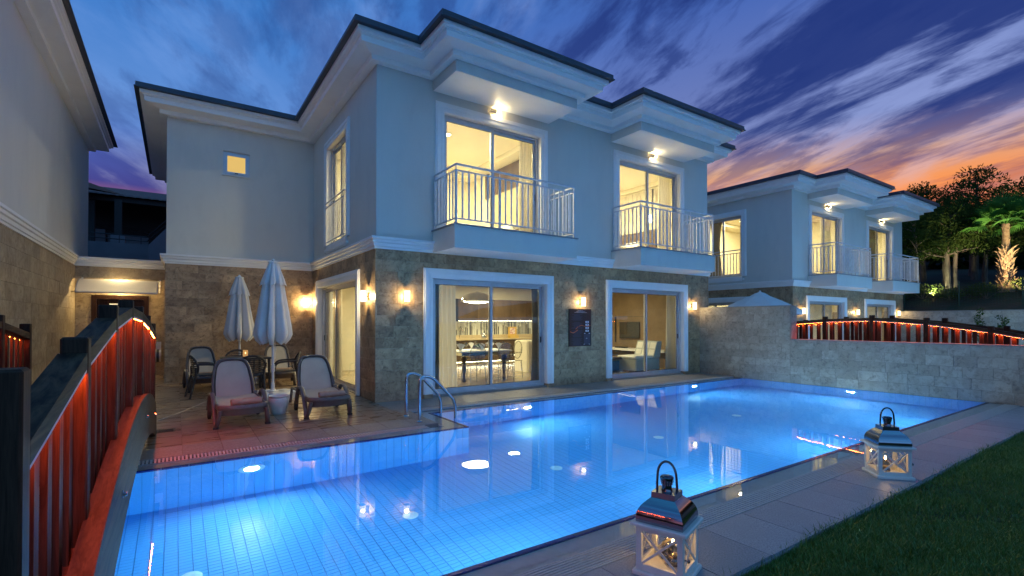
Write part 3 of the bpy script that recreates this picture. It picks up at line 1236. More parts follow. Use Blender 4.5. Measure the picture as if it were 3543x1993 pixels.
def railing(parent, x0, x1, yf, yb, zs, top):
    """three sided painted railing with round handrail, posts and flat balusters"""
    h = MB()
    r = 0.022
    h.tube([(x0, yb, top), (x0, yf, top), (x1, yf, top), (x1, yb, top)], r, 10)
    ro = h.build('balcony_railing', M['rail'], parent, True)
    zt, zb = top - .115, zs + .10
    for (a, b) in (((x0, yb), (x0, yf)), ((x0, yf), (x1, yf)), ((x1, yf), (x1, yb))):
        for zz in (zt, zb):
            c = MB()
            if a[1] == b[1]:
                c.box(a[0] + .02, a[1] - .013, zz - .012, b[0] - .02, a[1] + .013, zz + .012)
            else:
                c.box(a[0] - .013, min(a[1], b[1]) + .02, zz - .012, a[0] + .013, max(a[1], b[1]) - .02, zz + .012)
            c.build('rail_bar', M['rail'], ro)
    bl = MB().box(-.0145, -.009, zb + .012, .0145, .009, zt - .012).mesh('baluster', M['rail'])
    blx = MB().box(-.009, -.0145, zb + .012, .009, .0145, zt - .012).mesh('baluster', M['rail'])
    po = MB()
    po.box(-.019, -.019, zs, .019, .019, zt + .016)
    po.box(-.035, -.035, zs, .035, .035, zs + .008)
    po.tube([(0, 0, zt + .016), (0, 0, top - .018)], .009, 6)
    pm = po.mesh('post', M['rail'])
    o_ = wloc(parent)
    for i in range(4):
        x = x0 + (x1 - x0) * i / 3
        link('post', pm, ro, Vector((x, yf, 0)) - o_)
        if i < 3:
            for j in range(6):
                link('baluster', bl, ro, Vector((x + (x1 - x0) / 3 * (j + 1) / 7, yf, 0)) - o_)
    for x in (x0, x1):
        link('post', pm, ro, Vector((x, yb - .03, 0)) - o_)
        for j in range(6):
            link('baluster', blx, ro, Vector((x, yf + (yb - .03 - yf) * (j + 1) / 7, 0)) - o_)
    return ro


D1 = (1.16, 4.11, 0.075, 2.46)
D2 = (6.22, 9.18, 0.075, 2.46)
U1 = (1.42, 3.945, 3.415, 5.886)
U2 = (6.53, 9.05, 3.415, 5.886)
SD = (1.12, 4.45, 0.075, 2.46)
SW = (1.94, 3.67, 3.46, 5.886)
TW = (-2.15, -1.55, 5.28, 5.88)
XR = 10.415
WB = 5.165
WLX = -3.33
YB = 12.0
ZS, ZW = 2.962, 6.47
CAN = ((1.185, 4.172), (6.257, 9.236))
SLB = ((1.174, 4.189), (6.263, 9.298))


def build_villa(name, label, near=True):
    v = empty(name, (0, 0, 0), label=label, cat='villa')
    # ---- stone clad ground floor
    b = MB()
    hs = [(D1[0], D1[1], -.2, D1[3]), (D2[0], D2[1], -.2, D2[3])]
    wall(b, 'y', .016, .25, .016, XR - .016, -.1, ZS, hs)
    b1 = b.build('stone_wall', M['grout'], v)
    clad(b1, 'y', .016, -1, 0.0, XR, 0.0, ZS, [(D1[0] - .15, D1[1] + .15, -.2, D1[3] + .15), (D2[0] - .15, D2[1] + .15, -.2, D2[3] + .15)], M['stone'], seed=11)
    b = MB()
    sh_ = [(SD[0], SD[1], -.2, SD[3])]
    wall(b, 'x', .016, .25, .25, WB + .016, -.1, ZS, sh_)
    b2 = b.build('stone_wall', M['grout'], v)
    clad(b2, 'x', .016, -1, 0.0, WB, 0.0, ZS, [(SD[0] - .15, SD[1] + .15, -.2, SD[3] + .15)], M['stone'], seed=12)
    b = MB()
    wall(b, 'y', WB + .016, WB + .25, WLX + .016, .016, -.1, ZS)
    wall(b, 'x', WLX + .016, WLX + .25, WB + .25, YB, -.1, ZS)
    b3 = b.build('stone_wall', M['grout'], v)
    clad(b3, 'y', WB + .016, -1, WLX, 0.0, 0.08, ZS, [], M['stone'], seed=13)
    clad(b3, 'x', WLX + .016, -1, WB, 7.0, 0.08, ZS, [], M['stone'], seed=14)
    b = MB()
    wall(b, 'x', XR - .25, XR, .25, YB, -.1, ZS)
    wall(b, 'y', YB - .25, YB, WLX + .25, XR - .25, -.1, ZS)
    b.build('rear_wall', M['stucco'], v)
    # ---- rendered upper floor
    b = MB()
    i_ = .02
    wall(b, 'y', i_, .25, i_, XR - i_, ZS, 6.62, [U1, U2])
    wall(b, 'x', i_, .25, .25, WB + i_, ZS, 6.62, [SW])
    wall(b, 'y', WB + i_, WB + .25, WLX + i_, i_, ZS, 6.62, [TW])
    wall(b, 'x', WLX + i_, WLX + .25, WB + .25, YB - .25, ZS, 6.62)
    wall(b, 'x', XR - .25, XR - i_, .25, YB - .25, ZS, 6.62)
    wall(b, 'y', YB - .25, YB - i_, WLX + i_, XR - i_, ZS, 6.62)
    b.build('upper_wall', M['stucco'], v)
    # ---- string course
    prof = [(0, 2.955), (.022, 2.955), (.022, 2.992), (.046, 3.002), (.046, 3.062), (.074, 3.075), (.074, 3.122), (.102, 3.132), (.102, 3.178), (0.0, 3.19)]
    c = MB()
    c.sweep([(WLX, YB), (WLX, WB), (0, WB), (0, 0), (1.18, 0)], prof)
    c.sweep([(4.18, 0), (6.27, 0)], prof)
    c.sweep([(9.29, 0), (XR, 0), (XR, YB)], prof)
    c.build('string_course', M['white'], v)
    # ---- roof edge cornice
    out = [(WLX, YB), (WLX, WB), (0, WB), (0, 0)]
    for (a, b_) in CAN:
        out += [(a, 0), (a, -.994), (b_, -.994), (b_, 0)]
    out += [(XR, 0), (XR, YB)]
    cp_ = [(-.05, 6.47), (.125, 6.47), (.125, 6.565), (.16, 6.572), (.40, 6.60), (.40, 6.705), (.435, 6.712), (.435, 6.735), (.49, 6.745), (.49, 6.815), (.1, 6.82)]
    c = MB()
    c.sweep(out, cp_, closed=True)
    c.build('roof_cornice', M['white'], v)
    kp = [(.30, 6.817), (.585, 6.817), (.585, 6.838), (.56, 6.842), (.56, 6.93), (.54, 6.945), (.30, 6.95)]
    c = MB()
    c.sweep(out, kp, closed=True)
    c.build('roof_edge', M['cap'], v)
    # ---- hipped clay roof
    rf = MB()
    rx0, rx1, ry0, ry1, zr, pit = WLX - .3, XR + .3, 0.0 - .3, YB + .3, 6.93, 0.26
    pd = 0.13

    def hipface(p, ud, nd, L, half):
        n = int(L / (pd / 2))
        vs, fs = [], []
        for i in range(n + 1):
            s_ = L * i / n
            run = max(0.02, min(s_, L - s_, half))
            wv_ = .022 if i % 2 == 0 else -.022
            for q in (0, .5, 1):
                r_ = run * q
                vs.append((p[0] + ud[0] * s_ + nd[0] * r_, p[1] + ud[1] * s_ + nd[1] * r_, zr + .04 + r_ * pit + wv_))
        for i in range(n):
            for q in range(2):
                fs.append((i * 3 + q, (i + 1) * 3 + q, (i + 1) * 3 + q + 1, i * 3 + q + 1))
        rf.add(vs, fs)
    X0_, X1_, Y0_, Y1_ = -.3, rx1, ry0, ry1
    W_ = (X1_ - X0_)
    hipface((X0_, Y0_), (1, 0), (0, 1), W_, W_ / 2)
    hipface((X1_, Y1_), (-1, 0), (0, -1), W_, W_ / 2)
    hipface((X0_, Y1_), (0, -1), (1, 0), Y1_ - Y0_, W_ / 2)
    hipface((X1_, Y0_), (0, 1), (-1, 0), Y1_ - Y0_, W_ / 2)
    hipface((WLX - .3, YB + .3), (0, -1), (1, 0), YB - WB + .6, 3.3)
    hipface((WLX - .3, WB - .3), (1, 0), (0, 1), 3.4, 3.3)
    rf.build('roof', M['roof'], v)
    dk = MB()
    dk.box(WLX, WB, 6.60, 0.25, YB, 6.94)
    dk.box(0.25, 0, 6.60, XR, YB, 6.941)
    for (a, b_) in CAN:
        dk.box(a - .2, -1.2, 6.83, b_ + .2, 0.0, 6.9405)
    dk.build('roof_deck', M['cap'], v)
    # ---- balconies
    for (sx, cx_, uh) in ((SLB[0], CAN[0], U1), (SLB[1], CAN[1], U2)):
        s_ = MB()
        s_.box(sx[0], -.961, ZS - .002, sx[1], .02, 3.385)
        so = s_.build('balcony_slab', M['stucco'], v)
        MB().box(sx[0] + .004, -.957, ZS - .008, sx[1] - .004, .0, ZS - .0025).build('soffit', M['white'], so)
        t_ = MB()
        t_.box(sx[0] - .03, -.991, 3.3855, sx[1] + .03, .0, 3.41)
        t_.build('slab_edge', M['pave'], so)
        cb = MB()
        cb.box(cx_[0], -.994, 6.259, cx_[1], .02, 6.60)
        co_ = cb.build('balcony_canopy', M['stucco'], v)
        MB().box(cx_[0] + .004, -.990, 6.253, cx_[1] - .004, .0, 6.2585).build('soffit', M['white'], co_)
        railing(v, sx[0] + .045, sx[1] - .045, -.925, .01, 3.41, 4.53)
    # ---- openings
    for h in (D1, D2):
        surround(v, 'y', 0.0, -1, h, bottom=.115)
        for u in (h[0] - .187, h[1]):
            pl = MB()
            pl.box(u - .004, -.06, 0.0, u + .187 + .004, .10, .1145)
            pl.build('plinth_block', M['stone'], v)
        sliding(v, 'y', .085, -1, (h[0] + .014, h[1] - .014, h[2], h[3] - .014))
        th = MB().box(h[0], -.004, -.05, h[1], .25, h[2] - .001)
        th.build('threshold', M['coping'], v)
    for h in (U1, U2):
        surround(v, 'y', .02, -1, h, bottom=3.411)
        sliding(v, 'y', .105, -1, (h[0] + .014, h[1] - .014, h[2], h[3] - .014))
    surround(v, 'x', 0.0, -1, SD, bottom=.06)
    sliding(v, 'x', .085, -1, (SD[0] + .014, SD[1] - .014, SD[2], SD[3] - .014), split=.62)
    MB().box(-.004, SD[0], -.05, .25, SD[1], SD[2] - .001).build('threshold', M['coping'], v)
    surround(v, 'x', .02, -1, SW, full=True, name='window_surround')
    sliding(v, 'x', .105, -1, (SW[0] + .014, SW[1] - .014, SW[2], SW[3] - .014), name='window')
    # juliet rail in the side window
    jr = MB()
    jr.tube([(-.03, SW[0] + .02, 4.50), (-.03, SW[1] - .02, 4.50)], .02, 8)
    jo = jr.build('window_railing', M['rail'], v, True)
    for zz in (4.38, 3.52):
        MB().box(-.042, SW[0] + .02, zz - .012, -.018, SW[1] - .02, zz + .012).build('rail_bar', M['rail'], jo)
    jb = MB().box(-.039, -.010, 3.532, -.021, .010, 4.368).mesh('baluster', M['rail'])
    for i in range(13):
        link('baluster', jb, jo, (0, SW[0] + .06 + i * (SW[1] - SW[0] - .12) / 12, 0))
    # small lit bathroom window
    f = MB()
    u0, u1, z0, z1 = TW
    p0 = WB + .07
    f.box(u0, p0, z0, u0 + .045, p0 + .07, z1)
    f.box(u1 - .045, p0, z0, u1, p0 + .07, z1)
    f.box(u0 + .045, p0, z1 - .045, u1 - .045, p0 + .07, z1)
    f.box(u0 + .045, p0, z0, u1 - .045, p0 + .07, z0 + .045)
    fo = f.build('window', M['alu'], v)
    s2 = MB()
    a, b_, c_, d_ = u0 + .047, u1 - .047, z0 + .047, z1 - .047
    for (x0, x1, za, zb) in ((a, a + .05, c_, d_), (b_ - .05, b_, c_, d_), (a + .05, b_ - .05, d_ - .05, d_), (a + .05, b_ - .05, c_, c_ + .05)):
        s2.box(x0, p0 - .012, za, x1, p0 + .05, zb)
    s2.build('sash', M['alu'], fo)
    MB().box(a + .05, p0 + .02, c_ + .05, b_ - .05, p0 + .028, d_ - .05).build('pane', M['lit_pane'], fo)
    MB().box((a + b_) / 2 - .035, p0 - .03, c_ + .01, (a + b_) / 2 + .035, p0 - .0125, c_ + .03).build('handle', M['rubber'], fo)
    MB().box(u0 - .02, WB - .02, z0 - .025, u1 + .02, WB + .069, z0 - .0005).build('window_sill', M['stucco'], v)
    # ---- rooms
    fl = MB()
    fl.box(.25, .25, 0.0, XR - .25, 6.2, .10)
    fl.build('room_floor', M['floor_in'], v)
    iw = MB()
    iw.box(.2502, 6.0, .10, XR - .2502, 6.12, 2.80)
    iw.box(XR - .42, .2502, .10, XR - .2502, 6.0, 2.80)
    iw.box(.2502, 4.62, .10, .45, 6.0, 2.80)
    iw.build('room_wall', M['cream'], v)
    cl = MB()
    cl.box(.2503, .2503, 2.80, XR - .2503, 6.2, 2.90)
    cl.box(.2503, .2504, 6.12, XR - .2503, 4.9, 6.2)
    # dropped bands that make the bedroom ceiling trays
    for (xa, xb) in ((.2505, 4.62), (5.75, XR - .2505)):
        cl.box(xa, .2505, 5.98, xb, .62, 6.1195)
        cl.box(xa, 4.0, 5.98, xb, 4.6, 6.1195)
        cl.box(xa, .62, 5.98, xa + .35, 4.0, 6.1195)
        cl.box(xb - .42, .62, 5.98, xb, 4.0, 6.1195)
    cl.build('room_ceiling', M['ceil'], v)
    uf = MB()
    uf.box(.2502, .2502, 3.30, XR - .2502, 4.9, 3.41)
    uf.build('bedroom_floor', M['floor_in'], v)
    uw = MB()
    uw.box(.2504, 4.6, 3.41, XR - .2504, 4.75, 6.12)
    uw.box(4.62, .2504, 3.41, 4.75, 4.6, 6.12)
    uw.box(5.6, .2504, 3.41, 5.75, 4.6, 6.12)
    uw.box(9.86, .2504, 3.41, 10.0, 4.6, 6.12)
    uw.build('bedroom_wall', M['cream'], v)
    return v


M['lit_pane'] = emis('frosted_lit_pane', (1.0, 0.66, 0.20), 0.62)
villa = build_villa('villa', 'white two storey villa with stone ground floor and twin balconies beside the pool')

NB = Vector((15.3, -0.1, -0.1))
villa2 = copy_tree(villa)
villa2.name = 'villa'
villa2.location = NB
WL[villa2.name] = NB.copy()
villa2['label'] = 'white villa with twin lit balconies beyond the pale stone garden wall'

# ---- house whose side wall closes the terrace
M['stone_warm'] = stone_mat('warm_travertine', (0.40, 0.32, 0.21), (0.28, 0.21, 0.13), (0.17, 0.12, 0.07), rnd=0.12)
lh = empty('villa', (-5.17, 0, 0), label='cream house whose tall side wall closes the terrace beside the footbridge', cat='villa')
LX = -5.17
b = MB()
wall(b, 'x', LX - .016, LX - .25, -3.0, 6.95, -.1, ZS)
lw_ = b.build('stone_wall', M['grout'], lh)
clad(lw_, 'x', LX - .016, 1, -3.0, 6.95, 0.0, ZS, [], M['stone_warm'], rowh=.26, lens=(.45, .6, .5), seed=31)
b = MB()
wall(b, 'x', LX - .02, LX - .3, -3.0, 9.25, ZS, 6.62)
wall(b, 'y', 9.0, 9.25, -14, LX - .3, ZS, 6.62)
wall(b, 'y', -3.0, -2.75, -14, LX - .3, -.1, 6.62)
b.build('upper_wall', M['stucco'], lh)
MB().sweep([(LX, 6.7), (LX, -3.0), (-14, -3.0)][::-1], [(0, 2.955), (.022, 2.955), (.022, 2.992), (.046, 3.002), (.046, 3.062), (.074, 3.075), (.074, 3.122), (.102, 3.132), (.102, 3.178), (0.0, 3.19)]).build('string_course', M['white'], lh)
loop = [(LX, 9.25), (-14, 9.25), (-14, -3.0), (LX, -3.0)]
MB().sweep(loop, [(-.05, 6.47), (.125, 6.47), (.125, 6.565), (.16, 6.572), (.40, 6.60), (.40, 6.705), (.435, 6.712), (.435, 6.735), (.49, 6.745), (.49, 6.815), (.1, 6.82)], closed=True).build('roof_cornice', M['white'], lh)
MB().sweep(loop, [(.30, 6.817), (.585, 6.817), (.585, 6.838), (.56, 6.842), (.56, 6.93), (.54, 6.945), (.30, 6.95)], closed=True).build('roof_edge', M['cap'], lh)
MB().box(-14, -3.0, 6.62, LX, 9.25, 6.94).build('roof_deck', M['cap'], lh)

# ---- wall with a dark door at the end of the side passage
aw = empty('garden_wall', (-4.25, 6.95, 0), label='stone passage wall with white moulding above the dark brown door', cat='wall')
AY = 6.95
DR = (-4.86, -3.70, -.2, 2.24)
b = MB()
wall(b, 'y', AY + .016, AY + .25, LX - .25, WLX + .016, -.1, 2.965, [DR])
awb = b.build('stone_wall', M['grout'], aw)
clad(awb, 'y', AY + .016, -1, LX - .016, WLX, 0.1, 2.95, [DR], M['stone_warm'], rowh=.26, lens=(.45, .6, .5), seed=41)
MB().sweep([(LX - .1, AY), (WLX + .1, AY)], [(-.2, 2.953), (.022, 2.953), (.022, 2.992), (.046, 3.002), (.046, 3.062), (.074, 3.075), (.074, 3.122), (.102, 3.132), (.102, 3.178), (-.2, 3.19)]).build('string_course', M['white'], aw)
M['door'] = wood_mat('dark_door_wood', (0.018, 0.008, 0.006), (0.035, 0.016, 0.010), 2, 0.3)
dr = empty('door', (-4.28, AY, .14))
dr.name = 'entrance_door'
WL[dr.name] = Vector((-4.28, AY, .14))
tag(dr, 'dark brown wooden entrance door under the white awning', 'door')
f = MB()
f.box(DR[0], AY - .01, .14, DR[0] + .10, AY + .12, 2.24)
f.box(DR[1] - .10, AY - .01, .14, DR[1], AY + .12, 2.24)
f.box(DR[0] + .10, AY - .009, 2.14, DR[1] - .10, AY + .12, 2.24)
f.build('frame', M['door'], dr)
f = MB()
f.box(DR[0] + .10, AY + .05, .14, DR[1] - .10, AY + .10, 2.14)
for (xa, xb, za, zb) in ((.2, .5, .35, 1.0), (.66, .96, .35, 1.0), (.2, .5, 1.15, 1.95), (.66, .96, 1.15, 1.95)):
    f.box(DR[0] + xa, AY + .035, za, DR[0] + xb, AY + .0495, zb)
f.build('panel', M['door'], dr)
f = MB()
f.tube([(DR[1] - .2, AY + .05, 1.18), (DR[1] - .2, AY, 1.18), (DR[1] - .33, AY, 1.18)], .011, 8)
f.build('handle', M['steel'], dr, True)
MB().box(DR[0] + .35, AY + .03, 2.0, DR[1] - .35, AY + .0495, 2.03).build('number_strip', M['white'], dr)

# ---- curved awning
an = empty('awning', (-4.3, AY, 2.3), label='curved white translucent awning over the passage door', cat='awning')
vs, fs = [], []
n = 10
for i in range(n + 1):
    a = (PI / 2) * i / n * .82
    y = AY - .02 - .78 * math.sin(a) / math.sin(PI / 2 * .82)
    z = 2.27 + .36 * (math.cos(a) - math.cos(PI / 2 * .82)) / (1 - math.cos(PI / 2 * .82))
    vs += [(-5.06, y, z), (-3.50, y, z)]
for i in range(n):
    fs.append((2 * i, 2 * i + 1, 2 * i + 3, 2 * i + 2))
am = MB().add(vs, fs)
M['poly'] = cloth_mat('awning_sheet', (0.75, 0.73, 0.68), 0.35)
am.build('sheet', M['poly'], an, True)
for x in (-5.06, -3.50):
    MB().tube([(x, vs[2 * i][1], vs[2 * i][2]) for i in range(n + 1)], .012, 6).build('edge_trim', M['alu'], an, True)
MB().tube([(-5.06, vs[-1][1], vs[-1][2]), (-3.50, vs[-1][1], vs[-1][2])], .016, 8).build('front_trim', M['alu'], an, True)
for x in (-5.03, -3.46):
    br = MB()
    br.tube([(x, AY - .02, 2.65), (x, AY - .10, 2.62), (x, AY - .06, 2.52), (x, AY - .14, 2.46), (x, AY - .10, 2.38), (x, AY - .02, 2.33)], .022, 8)
    br.tube([(x, AY - .03, 2.34), (x, AY - .70, 2.29)], .010, 6)
    br.build('bracket', M['white'], an, True)

# ---- garden wall at the end of the pool
gw = empty('garden_wall', (10.1, -3.4, 0), label='pale stone garden wall rising straight from the end of the pool', cat='wall')
GX = 9.965
b = MB()
b.box(GX + .016, -2.66, -.02, GX + .30, .016, 1.965)
b.box(GX + .016, -9.5, -.02, GX + .30, -2.66, 1.095)
gb_ = b.build('stone_wall', M['grout'], gw)
clad(gb_, 'x', GX + .016, -1, -2.66, 0.0, 0.0, 1.965, [], M['stone_pale'], rowh=.20, seed=51)
clad(gb_, 'x', GX + .016, -1, -8.6, -2.66, 0.0, 1.095, [], M['stone_pale'], rowh=.20, seed=52)
clad(gb_, 'y', -2.66, -1, GX + .02, GX + .30, 1.115, 1.965, [], M['stone_pale'], rowh=.21, seed=53)
c = MB()
c.box(GX - .015, -2.695, 1.966, GX + .33, .016, 1.992)
c.box(GX - .015, -9.5, 1.096, GX + .33, -2.68, 1.120)
c.build('coping', M['coping'], gw)
# ================================================================== lamps on the walls
SCONCE_W = 19.0
WARM = (1.0, 0.77, 0.38)


def sconce(x, y, z, d, label, power=SCONCE_W):
    """perforated cylinder lamp on a wall bracket; d = outward normal; z = middle"""
    o = empty('wall_lamp', (x, y, z), label=label, cat='wall lamp', group='wall lamps beside the doors')
    n = Vector((d[0], d[1], 0))
    c = Vector((x, y, z)) + n * .105
    cap = M['bronze']
    b = MB()
    s_ = Vector((-d[1], d[0], 0))
    p = Vector((x, y, z))
    pts = [p + s_ * a + Vector((0, 0, b_)) for a, b_ in ((-.035, -.07), (.035, -.07), (.035, .07), (-.035, .07))]
    b.extr(pts, n * .018)
    b.tube([p + n * .016, p + n * .055], .012, 8)
    b.build('bracket', cap, o)
    sm = MB().lathe([(.056, -.115), (.058, -.05), (.058, .05), (.056, .115)], 20, c, caps=False)
    sm.build('shade', M['sconce'], o, True)
    for zz in (-.119, .113):
        MB().lathe([(.060, zz), (.060, zz + .006)], 20, c).build('end_cap', cap, o)
    # perforated sleeve: thin rings and ribs round the glowing shade
    rb_ = MB()
    for i in range(7):
        zz = -.105 + i * .035
        rb_.tube([(c.x + .060 * math.cos(2 * PI * j / 16), c.y + .060 * math.sin(2 * PI * j / 16), c.z + zz) for j in range(16)], .0022, 4, closed=True)
    rb_.build('sleeve', M['brass'], o)
    lamp('bulb', 'POINT', c, power, WARM, o, .03)
    return o


M['brass'] = pbr('brass_sleeve', (0.55, 0.42, 0.22), 0.35, 0.8, emit=(1, .7, .35, .5))
sconce(0.59, 0.0, 2.06, (0, -1), 'glowing wall lamp by the house corner between side door and kitchen door')
sconce(5.17, 0.0, 2.055, (0, -1), 'glowing wall lamp directly above the dark notice board')
sconce(9.58, 0.0, 2.035, (0, -1), 'glowing wall lamp between living room door and garden wall')
sconce(0.0, 0.39, 2.065, (-1, 0), 'glowing wall lamp at the corner end of the terrace door', 50)
sconce(-0.17, WB, 2.09, (0, -1), 'glowing wall lamp in the inner corner behind the closed parasols', 65)
for (x, t_) in ((0.59, 'corner'), (5.17, 'middle'), (9.58, 'far end')):
    sconce(NB.x + x, NB.y, NB.z + 2.06, (0, -1), 'glowing wall lamp at the %s of the neighbouring villa front' % t_)


def balcony_lamp(x, y, z, label, power=16.0):
    """twin cylinder lamp lying along the wall: a pierced metal half and a bare glowing half"""
    o = empty('wall_lamp', (x, y, z), label=label, cat='wall lamp', group='balcony lamps above the upper doors')
    c = Vector((x, y - .10, z))
    b = MB()
    b.box(x - .03, y - .012, z - .03, x + .03, y, z + .03)
    b.tube([(x, y - .01, z), (x, y - .06, z)], .011, 8)
    b.build('bracket', M['bronze'], o)

    def cyl(x0, x1, r, name, m, caps=True):
        q = MB()
        q.tube([(x0, c.y, c.z), ((x0 + x1) / 2, c.y, c.z), (x1, c.y, c.z)], r, 18)
        return q.build(name, m, o, True)
    cyl(x - .15, x + .005, .055, 'sleeve', M['steelperf'])
    cyl(x + .005, x + .012, .058, 'ring', M['bronze'])
    cyl(x + .012, x + .13, .050, 'shade', M['bulbshade'])
    lamp('bulb', 'POINT', (x + .07, y - .10, z), power, WARM, o, .03)
    return o


def perf_mat(name):
    m, t = new_mat(name)
    b = nn(t, 'ShaderNodeBsdfPrincipled')
    vec = coords(t, 'pos', (1, 1, 1))
    v = nn(t, 'ShaderNodeTexVoronoi')
    v.inputs['Scale'].default_value = 62
    v.inputs['Randomness'].default_value = 0.0
    t.links.new(vec, v.inputs['Vector'])
    f = ramp_n(t, v.outputs['Distance'], [(0.30, 1.0), (0.40, 0.0)])
    b.inputs['Base Color'].default_value = (.30, .24, .16, 1)
    b.inputs['Metallic'].default_value = .7
    b.inputs['Roughness'].default_value = .4
    b.inputs['Emission Color'].default_value = (1, .75, .42, 1)
    t.links.new(math_n(t, 'MULTIPLY', f, 1.2), b.inputs['Emission Strength'])
    o = nn(t, 'ShaderNodeOutputMaterial')
    t.links.new(b.outputs[0], o.inputs[0])
    return m


M['steelperf'] = perf_mat('pierced_steel')
M['bulbshade'] = shade_mat('opal_bulb', (1.0, 0.80, 0.50), 5.0, .4)
balcony_lamp(2.62, .02, 6.15, 'small lit lamp above the balcony door nearest the house corner')
balcony_lamp(7.78, .02, 6.15, 'small lit lamp above the second balcony door')
balcony_lamp(NB.x + 2.62, NB.y + .02, NB.z + 6.15, 'small lit lamp above the first balcony of the neighbouring villa')
balcony_lamp(NB.x + 7.78, NB.y + .02, NB.z + 6.15, 'small lit lamp above the second balcony of the neighbouring villa')

# ---- flush lamp under the awning
dl = empty('door_lamp', (-4.28, 6.93, 2.5), label='small flush lamp glowing under the awning above the dark door', cat='wall lamp')
MB().box(-4.38, 6.905, 2.44, -4.18, 6.949, 2.56).build('housing', M['bronze'], dl)
MB().box(-4.37, 6.895, 2.445, -4.19, 6.9045, 2.54).build('diffuser', M['bulbshade'], dl)
lamp('bulb', 'POINT', (-4.28, 6.84, 2.47), 45, WARM, dl, .05)

# ---- notice board
nb = empty('notice_board', (5.14, 0, .965), label='dark notice board with an orange swoosh on the stone wall', cat='notice board')
M['board'] = pbr('board_brown', (0.022, 0.012, 0.010), 0.3, var=(3, (0.016, 0.010, 0.009), 0.4, 0.7))
M['print'] = pbr('grey_print', (0.30, 0.28, 0.34), 0.6)
M['print2'] = pbr('dark_print', (0.055, 0.05, 0.075), 0.6)
M['card'] = pbr('white_card', (0.75, 0.75, 0.80), 0.5)
M['orange'] = pbr('orange_print', (0.85, 0.16, 0.03), 0.5)
BX0, BX1, BZ0, BZ1 = 4.777, 5.505, .965, 1.88
MB().box(BX0, -.022, BZ0, BX1, .001, BZ1).build('panel', M['board'], nb)
pr_ = MB()
rg = random.Random(9)
yp = (-.0235, -.0225)


def bar(mb, u0, v0, u1, v1):
    w_, h_ = BX1 - BX0, BZ1 - BZ0
    mb.box(BX0 + u0 * w_, yp[0], BZ1 - v1 * h_, BX0 + u1 * w_, yp[1], BZ1 - v0 * h_)


for i, (a, b_) in enumerate(((.38, .62), (.32, .72), (.24, .80))):
    x = a
    while x < b_:
        l = rg.uniform(.015, .05)
        bar(pr_, x, .035 + i * .026, min(b_, x + l), .050 + i * .026)
        x += l + .008
pr_.build('heading', M['print'], nb)
bl_ = MB()
for (v0, v1) in ((.14, .31), (.36, .53), (.57, .75), (.79, .97)):
    v = v0
    while v < v1:
        m_ = rg.uniform(.0, .13)
        bar(bl_, .10 + m_, v, .60 - m_, v + .012)
        v += .022
bar(bl_, .66, .67, .94, .96)
bl_.build('text_lines', M['print2'], nb)
cd = MB()
for v in (.325, .40, .485, .565):
    bar(cd, .735, v, .885, v + .048)
for (u, v) in ((.67, .65), (.88, .65), (.75, .785), (.65, .945), (.88, .945)):
    bar(cd, u, v, u + .06, v + .016)
cd.build('cards', M['card'], nb)
for v in (.325, .40, .485, .565):
    k2 = MB()
    w_, h_ = BX1 - BX0, BZ1 - BZ0
    k2.box(BX0 + .78 * w_, -.0250, BZ1 - (v + .034) * h_, BX0 + .85 * w_, -.0240, BZ1 - (v + .014) * h_)
    k2.build('card_figure', M['board'], nb)
sw_ = MB()


def swoosh(pts, wd):
    w_, h_ = BX1 - BX0, BZ1 - BZ0
    P = [Vector((BX0 + u * w_, -.0245, BZ1 - v * h_)) for u, v in pts]
    for i in range(len(P) - 1):
        t_ = (P[i + 1] - P[i]).normalized()
        n_ = Vector((-t_.z, 0, t_.x)) * wd
        sw_.add([P[i] - n_, P[i + 1] - n_, P[i + 1] + n_, P[i] + n_], [(0, 1, 2, 3)])


swoosh([(.06, .605), (.10, .628), (.16, .64), (.23, .63), (.31, .595), (.39, .56)], .0075)
swoosh([(.29, .545), (.34, .51), (.40, .475)], .0065)
swoosh([(.45, .465), (.52, .445), (.58, .44), (.64, .455)], .006)
swoosh([(.66, .465), (.74, .46), (.86, .465), (.95, .445)], .005)
sw_.build('swoosh', M['orange'], nb)

# ================================================================== arched footbridge
M['bw_v'] = wood_mat('bridge_wood_upright', (0.024, 0.013, 0.008), (0.055, 0.030, 0.018), 2, 0.5)
M['bw_l'] = wood_mat('bridge_wood_long', (0.018, 0.011, 0.008), (0.105, 0.068, 0.038), 1, 0.6, 1.6)
M['bw_s'] = wood_mat('bridge_beam_wood', (0.035, 0.022, 0.015), (0.075, 0.048, 0.030), 1, 0.6, 1.6)
M['bw_x'] = wood_mat('bridge_wood_deck', (0.045, 0.022, 0.014), (0.095, 0.048, 0.028), 0, 0.5)
M['strip_case'] = pbr('strip_case', (0.70, 0.68, 0.72), 0.35, 0.2)
CX, CY = -3.1195, -9.1759
PYS = [-7.26, -6.22, -5.17, -4.13, -3.09, -2.04, -1.0]
PZS = [1.44, 1.50, 1.675, 1.745, 1.72, 1.64, 1.545]
RZS = [1.215, 1.44, 1.60, 1.685, 1.655, 1.565, 1.43]


def railx(y):
    return CX - .381 + .02 * (y - CY)


def strx(y):
    return CX - .25 + .007 * (y - CY - 2.95)


def railz(y):
    P = list(zip(PYS, [r_ + .085 for r_ in RZS]))
    if y <= P[0][0]:
        return P[0][1]
    for (a, za), (b_, zb) in zip(P, P[1:]):
        if y <= b_:
            return za + (zb - za) * (y - a) / (b_ - a)
    return P[-1][1]


def strz(y):
    return .89 - .042 * (y + 4.05) ** 2


